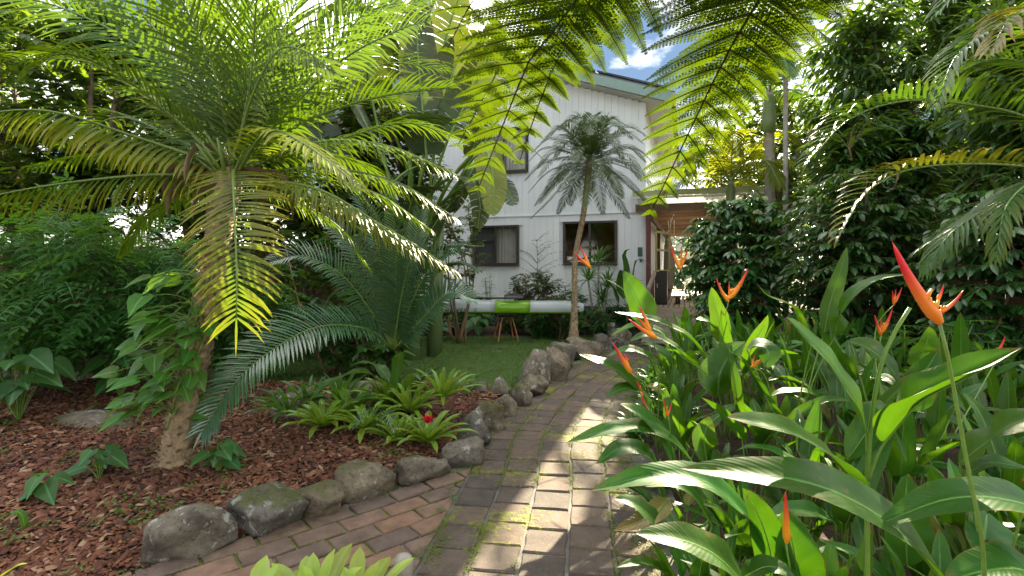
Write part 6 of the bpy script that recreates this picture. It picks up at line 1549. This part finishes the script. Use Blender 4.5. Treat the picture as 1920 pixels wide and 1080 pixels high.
HB = [(.55, 10.95, .85, .72, .6, T_ELL, .10, 'olive', 280, 'olive-green rounded bush under the house windows'), (.05, 11.3, .35, .5, .35, T_LANCE, .16, 'strap', 60, 'narrow-leaved plant behind the right stool'), (.75, 10.5, .28, .55, .3, T_LANCE, .2, 'arum', 70, 'low fern-like plant below the nose of the paddle board'),
      (1.75, 10.6, .3, .45, .3, T_LANCE, .18, 'arum', 60, 'low leafy plant right of the slender palm base'), (-.9, 11.6, .3, .6, .32, T_ELL, .15, 'arum', 60, 'dark low plant behind the log edging'), (-2.2, 11.2, .5, .7, .5, T_ELL, .15, 'arum', 70, 'dark plant behind the left end of the paddle board'),
      (1.3, 11.3, .5, .4, .5, T_LANCE, .2, 'strap', 60, 'upright leafy plant against the lattice below the larger window'), (2.35, 10.9, .35, .3, .35, T_ELL, .13, 'arum', 50, 'small leafy plant at the corner of the house'), (.95, 10.2, .45, .4, .4, T_ELL, .07, 'coffee', 80, 'small-leaved bush in front of the paddle board nose')]
M['olive'] = mat_leaf('olive_bush_leaf', (.06, .085, .035), (.12, .12, .05), (.2, .25, .05), .3, .45)
for k, (x, y, z, r, rz, T, s, mt, nt, lab) in enumerate(HB):
    shrub('house_bush', lab, 'bush', V((x, y, 0)), V((x, y, z)), (r, r*.7, rz), nt, 11, T, mt, s, 140+k, tl=.4, stemr=.012)
tw = empty('bare_shrub', V((.6, 11.3, 0)), 'nearly bare tall twiggy shrub before the white wall', 'shrub')
twigs_crown(tw, V((.55, 11.3, 1.75)), (.65, .3, .55), 26, 3, T_SM, 'tree', .06, 160, base=V((.6, 11.3, 0)), tl=.3, stemr=.012, twigr=.005)
def head_of_straps(o, c, n, L, w, seed, mat='strap'):
    q = random.Random(seed)
    for i in range(n):
        a = i*2.39996; el = q.uniform(-.2, 1.3); hd = V((math.cos(a), math.sin(a), 0)); m = MB(); m.leaflet(c, hd*math.cos(el)+Z*math.sin(el), Z, L*q.uniform(.8, 1.1), w, q.uniform(.3, .9), 4, .3, 0, .2); m.build('leaf', M[mat], o)
dr = empty('dracaena', V((1.9, 11.0, 0)), 'spiky dracaena with arching strap leaves in front of the larger window', 'plant')
for k, (dx, h) in enumerate(((0, 1.55), (-.22, 1.15), (.2, 1.0), (.08, .7))):
    m = MB(); m.tube([V((1.85, 10.95, 0)), V((1.85+dx*.7, 10.95, h*.6)), V((1.85+dx, 10.95, h))], [.03, .025, .02], 7); m.build('stem', M['greybark'], dr)
    head_of_straps(dr, V((1.85+dx, 10.95, h)), 34, .55, .036, 170+k)
gg = empty('ginger_plant', V((2.4, 10.75, 0)), 'tall thin-stemmed plant with drooping paddle leaves beside the maroon post', 'plant')
for k, (pts, w) in enumerate((([(1178, 560, 10.7), (1175, 500, 10.7), (1170, 475, 10.7), (1182, 466, 10.6)], 12), ([(1170, 560, 10.7), (1165, 530, 10.7), (1172, 505, 10.6), (1172, 535, 10.5)], 16), ([(1185, 570, 10.7), (1190, 500, 10.7), (1200, 485, 10.6), (1222, 500, 10.5)], 10), ([(1160, 570, 10.7), (1150, 540, 10.7), (1140, 530, 10.6)], 10), ([(1190, 560, 10.7), (1195, 530, 10.7), (1210, 525, 10.6)], 10))):
    big_leaf(gg, pxs(*pts), w*10.6/960*1.3, 'heli', petiole=[V((2.4, 10.75, 0)), V((2.42, 10.75, .5))], ns=10, na=2, rr=.012)
bp = empty('bamboo_palm', V((-.62, 11.9, 0)), 'thin bamboo-like plant against the wall left of the olive bush', 'plant')
for k in range(5):
    b_ = V((-.62+U(-.12, .12), 11.9, 0)); h = U(.9, 1.4); m = MB(); m.tube([b_, b_+V((U(-.1, .1), 0, h))], [.01, .005], 5); sm = m.build('stem', M['stemg'], bp); m = MB()
    for j in range(16): a = U(0, 6.28); m.leaflet(b_+Z*h*U(.5, 1), V((math.cos(a), math.sin(a), .2)), Z, .22, .03, .8, 3, .2, 0, .3)
    m.build('leaves', M['strap'], sm)
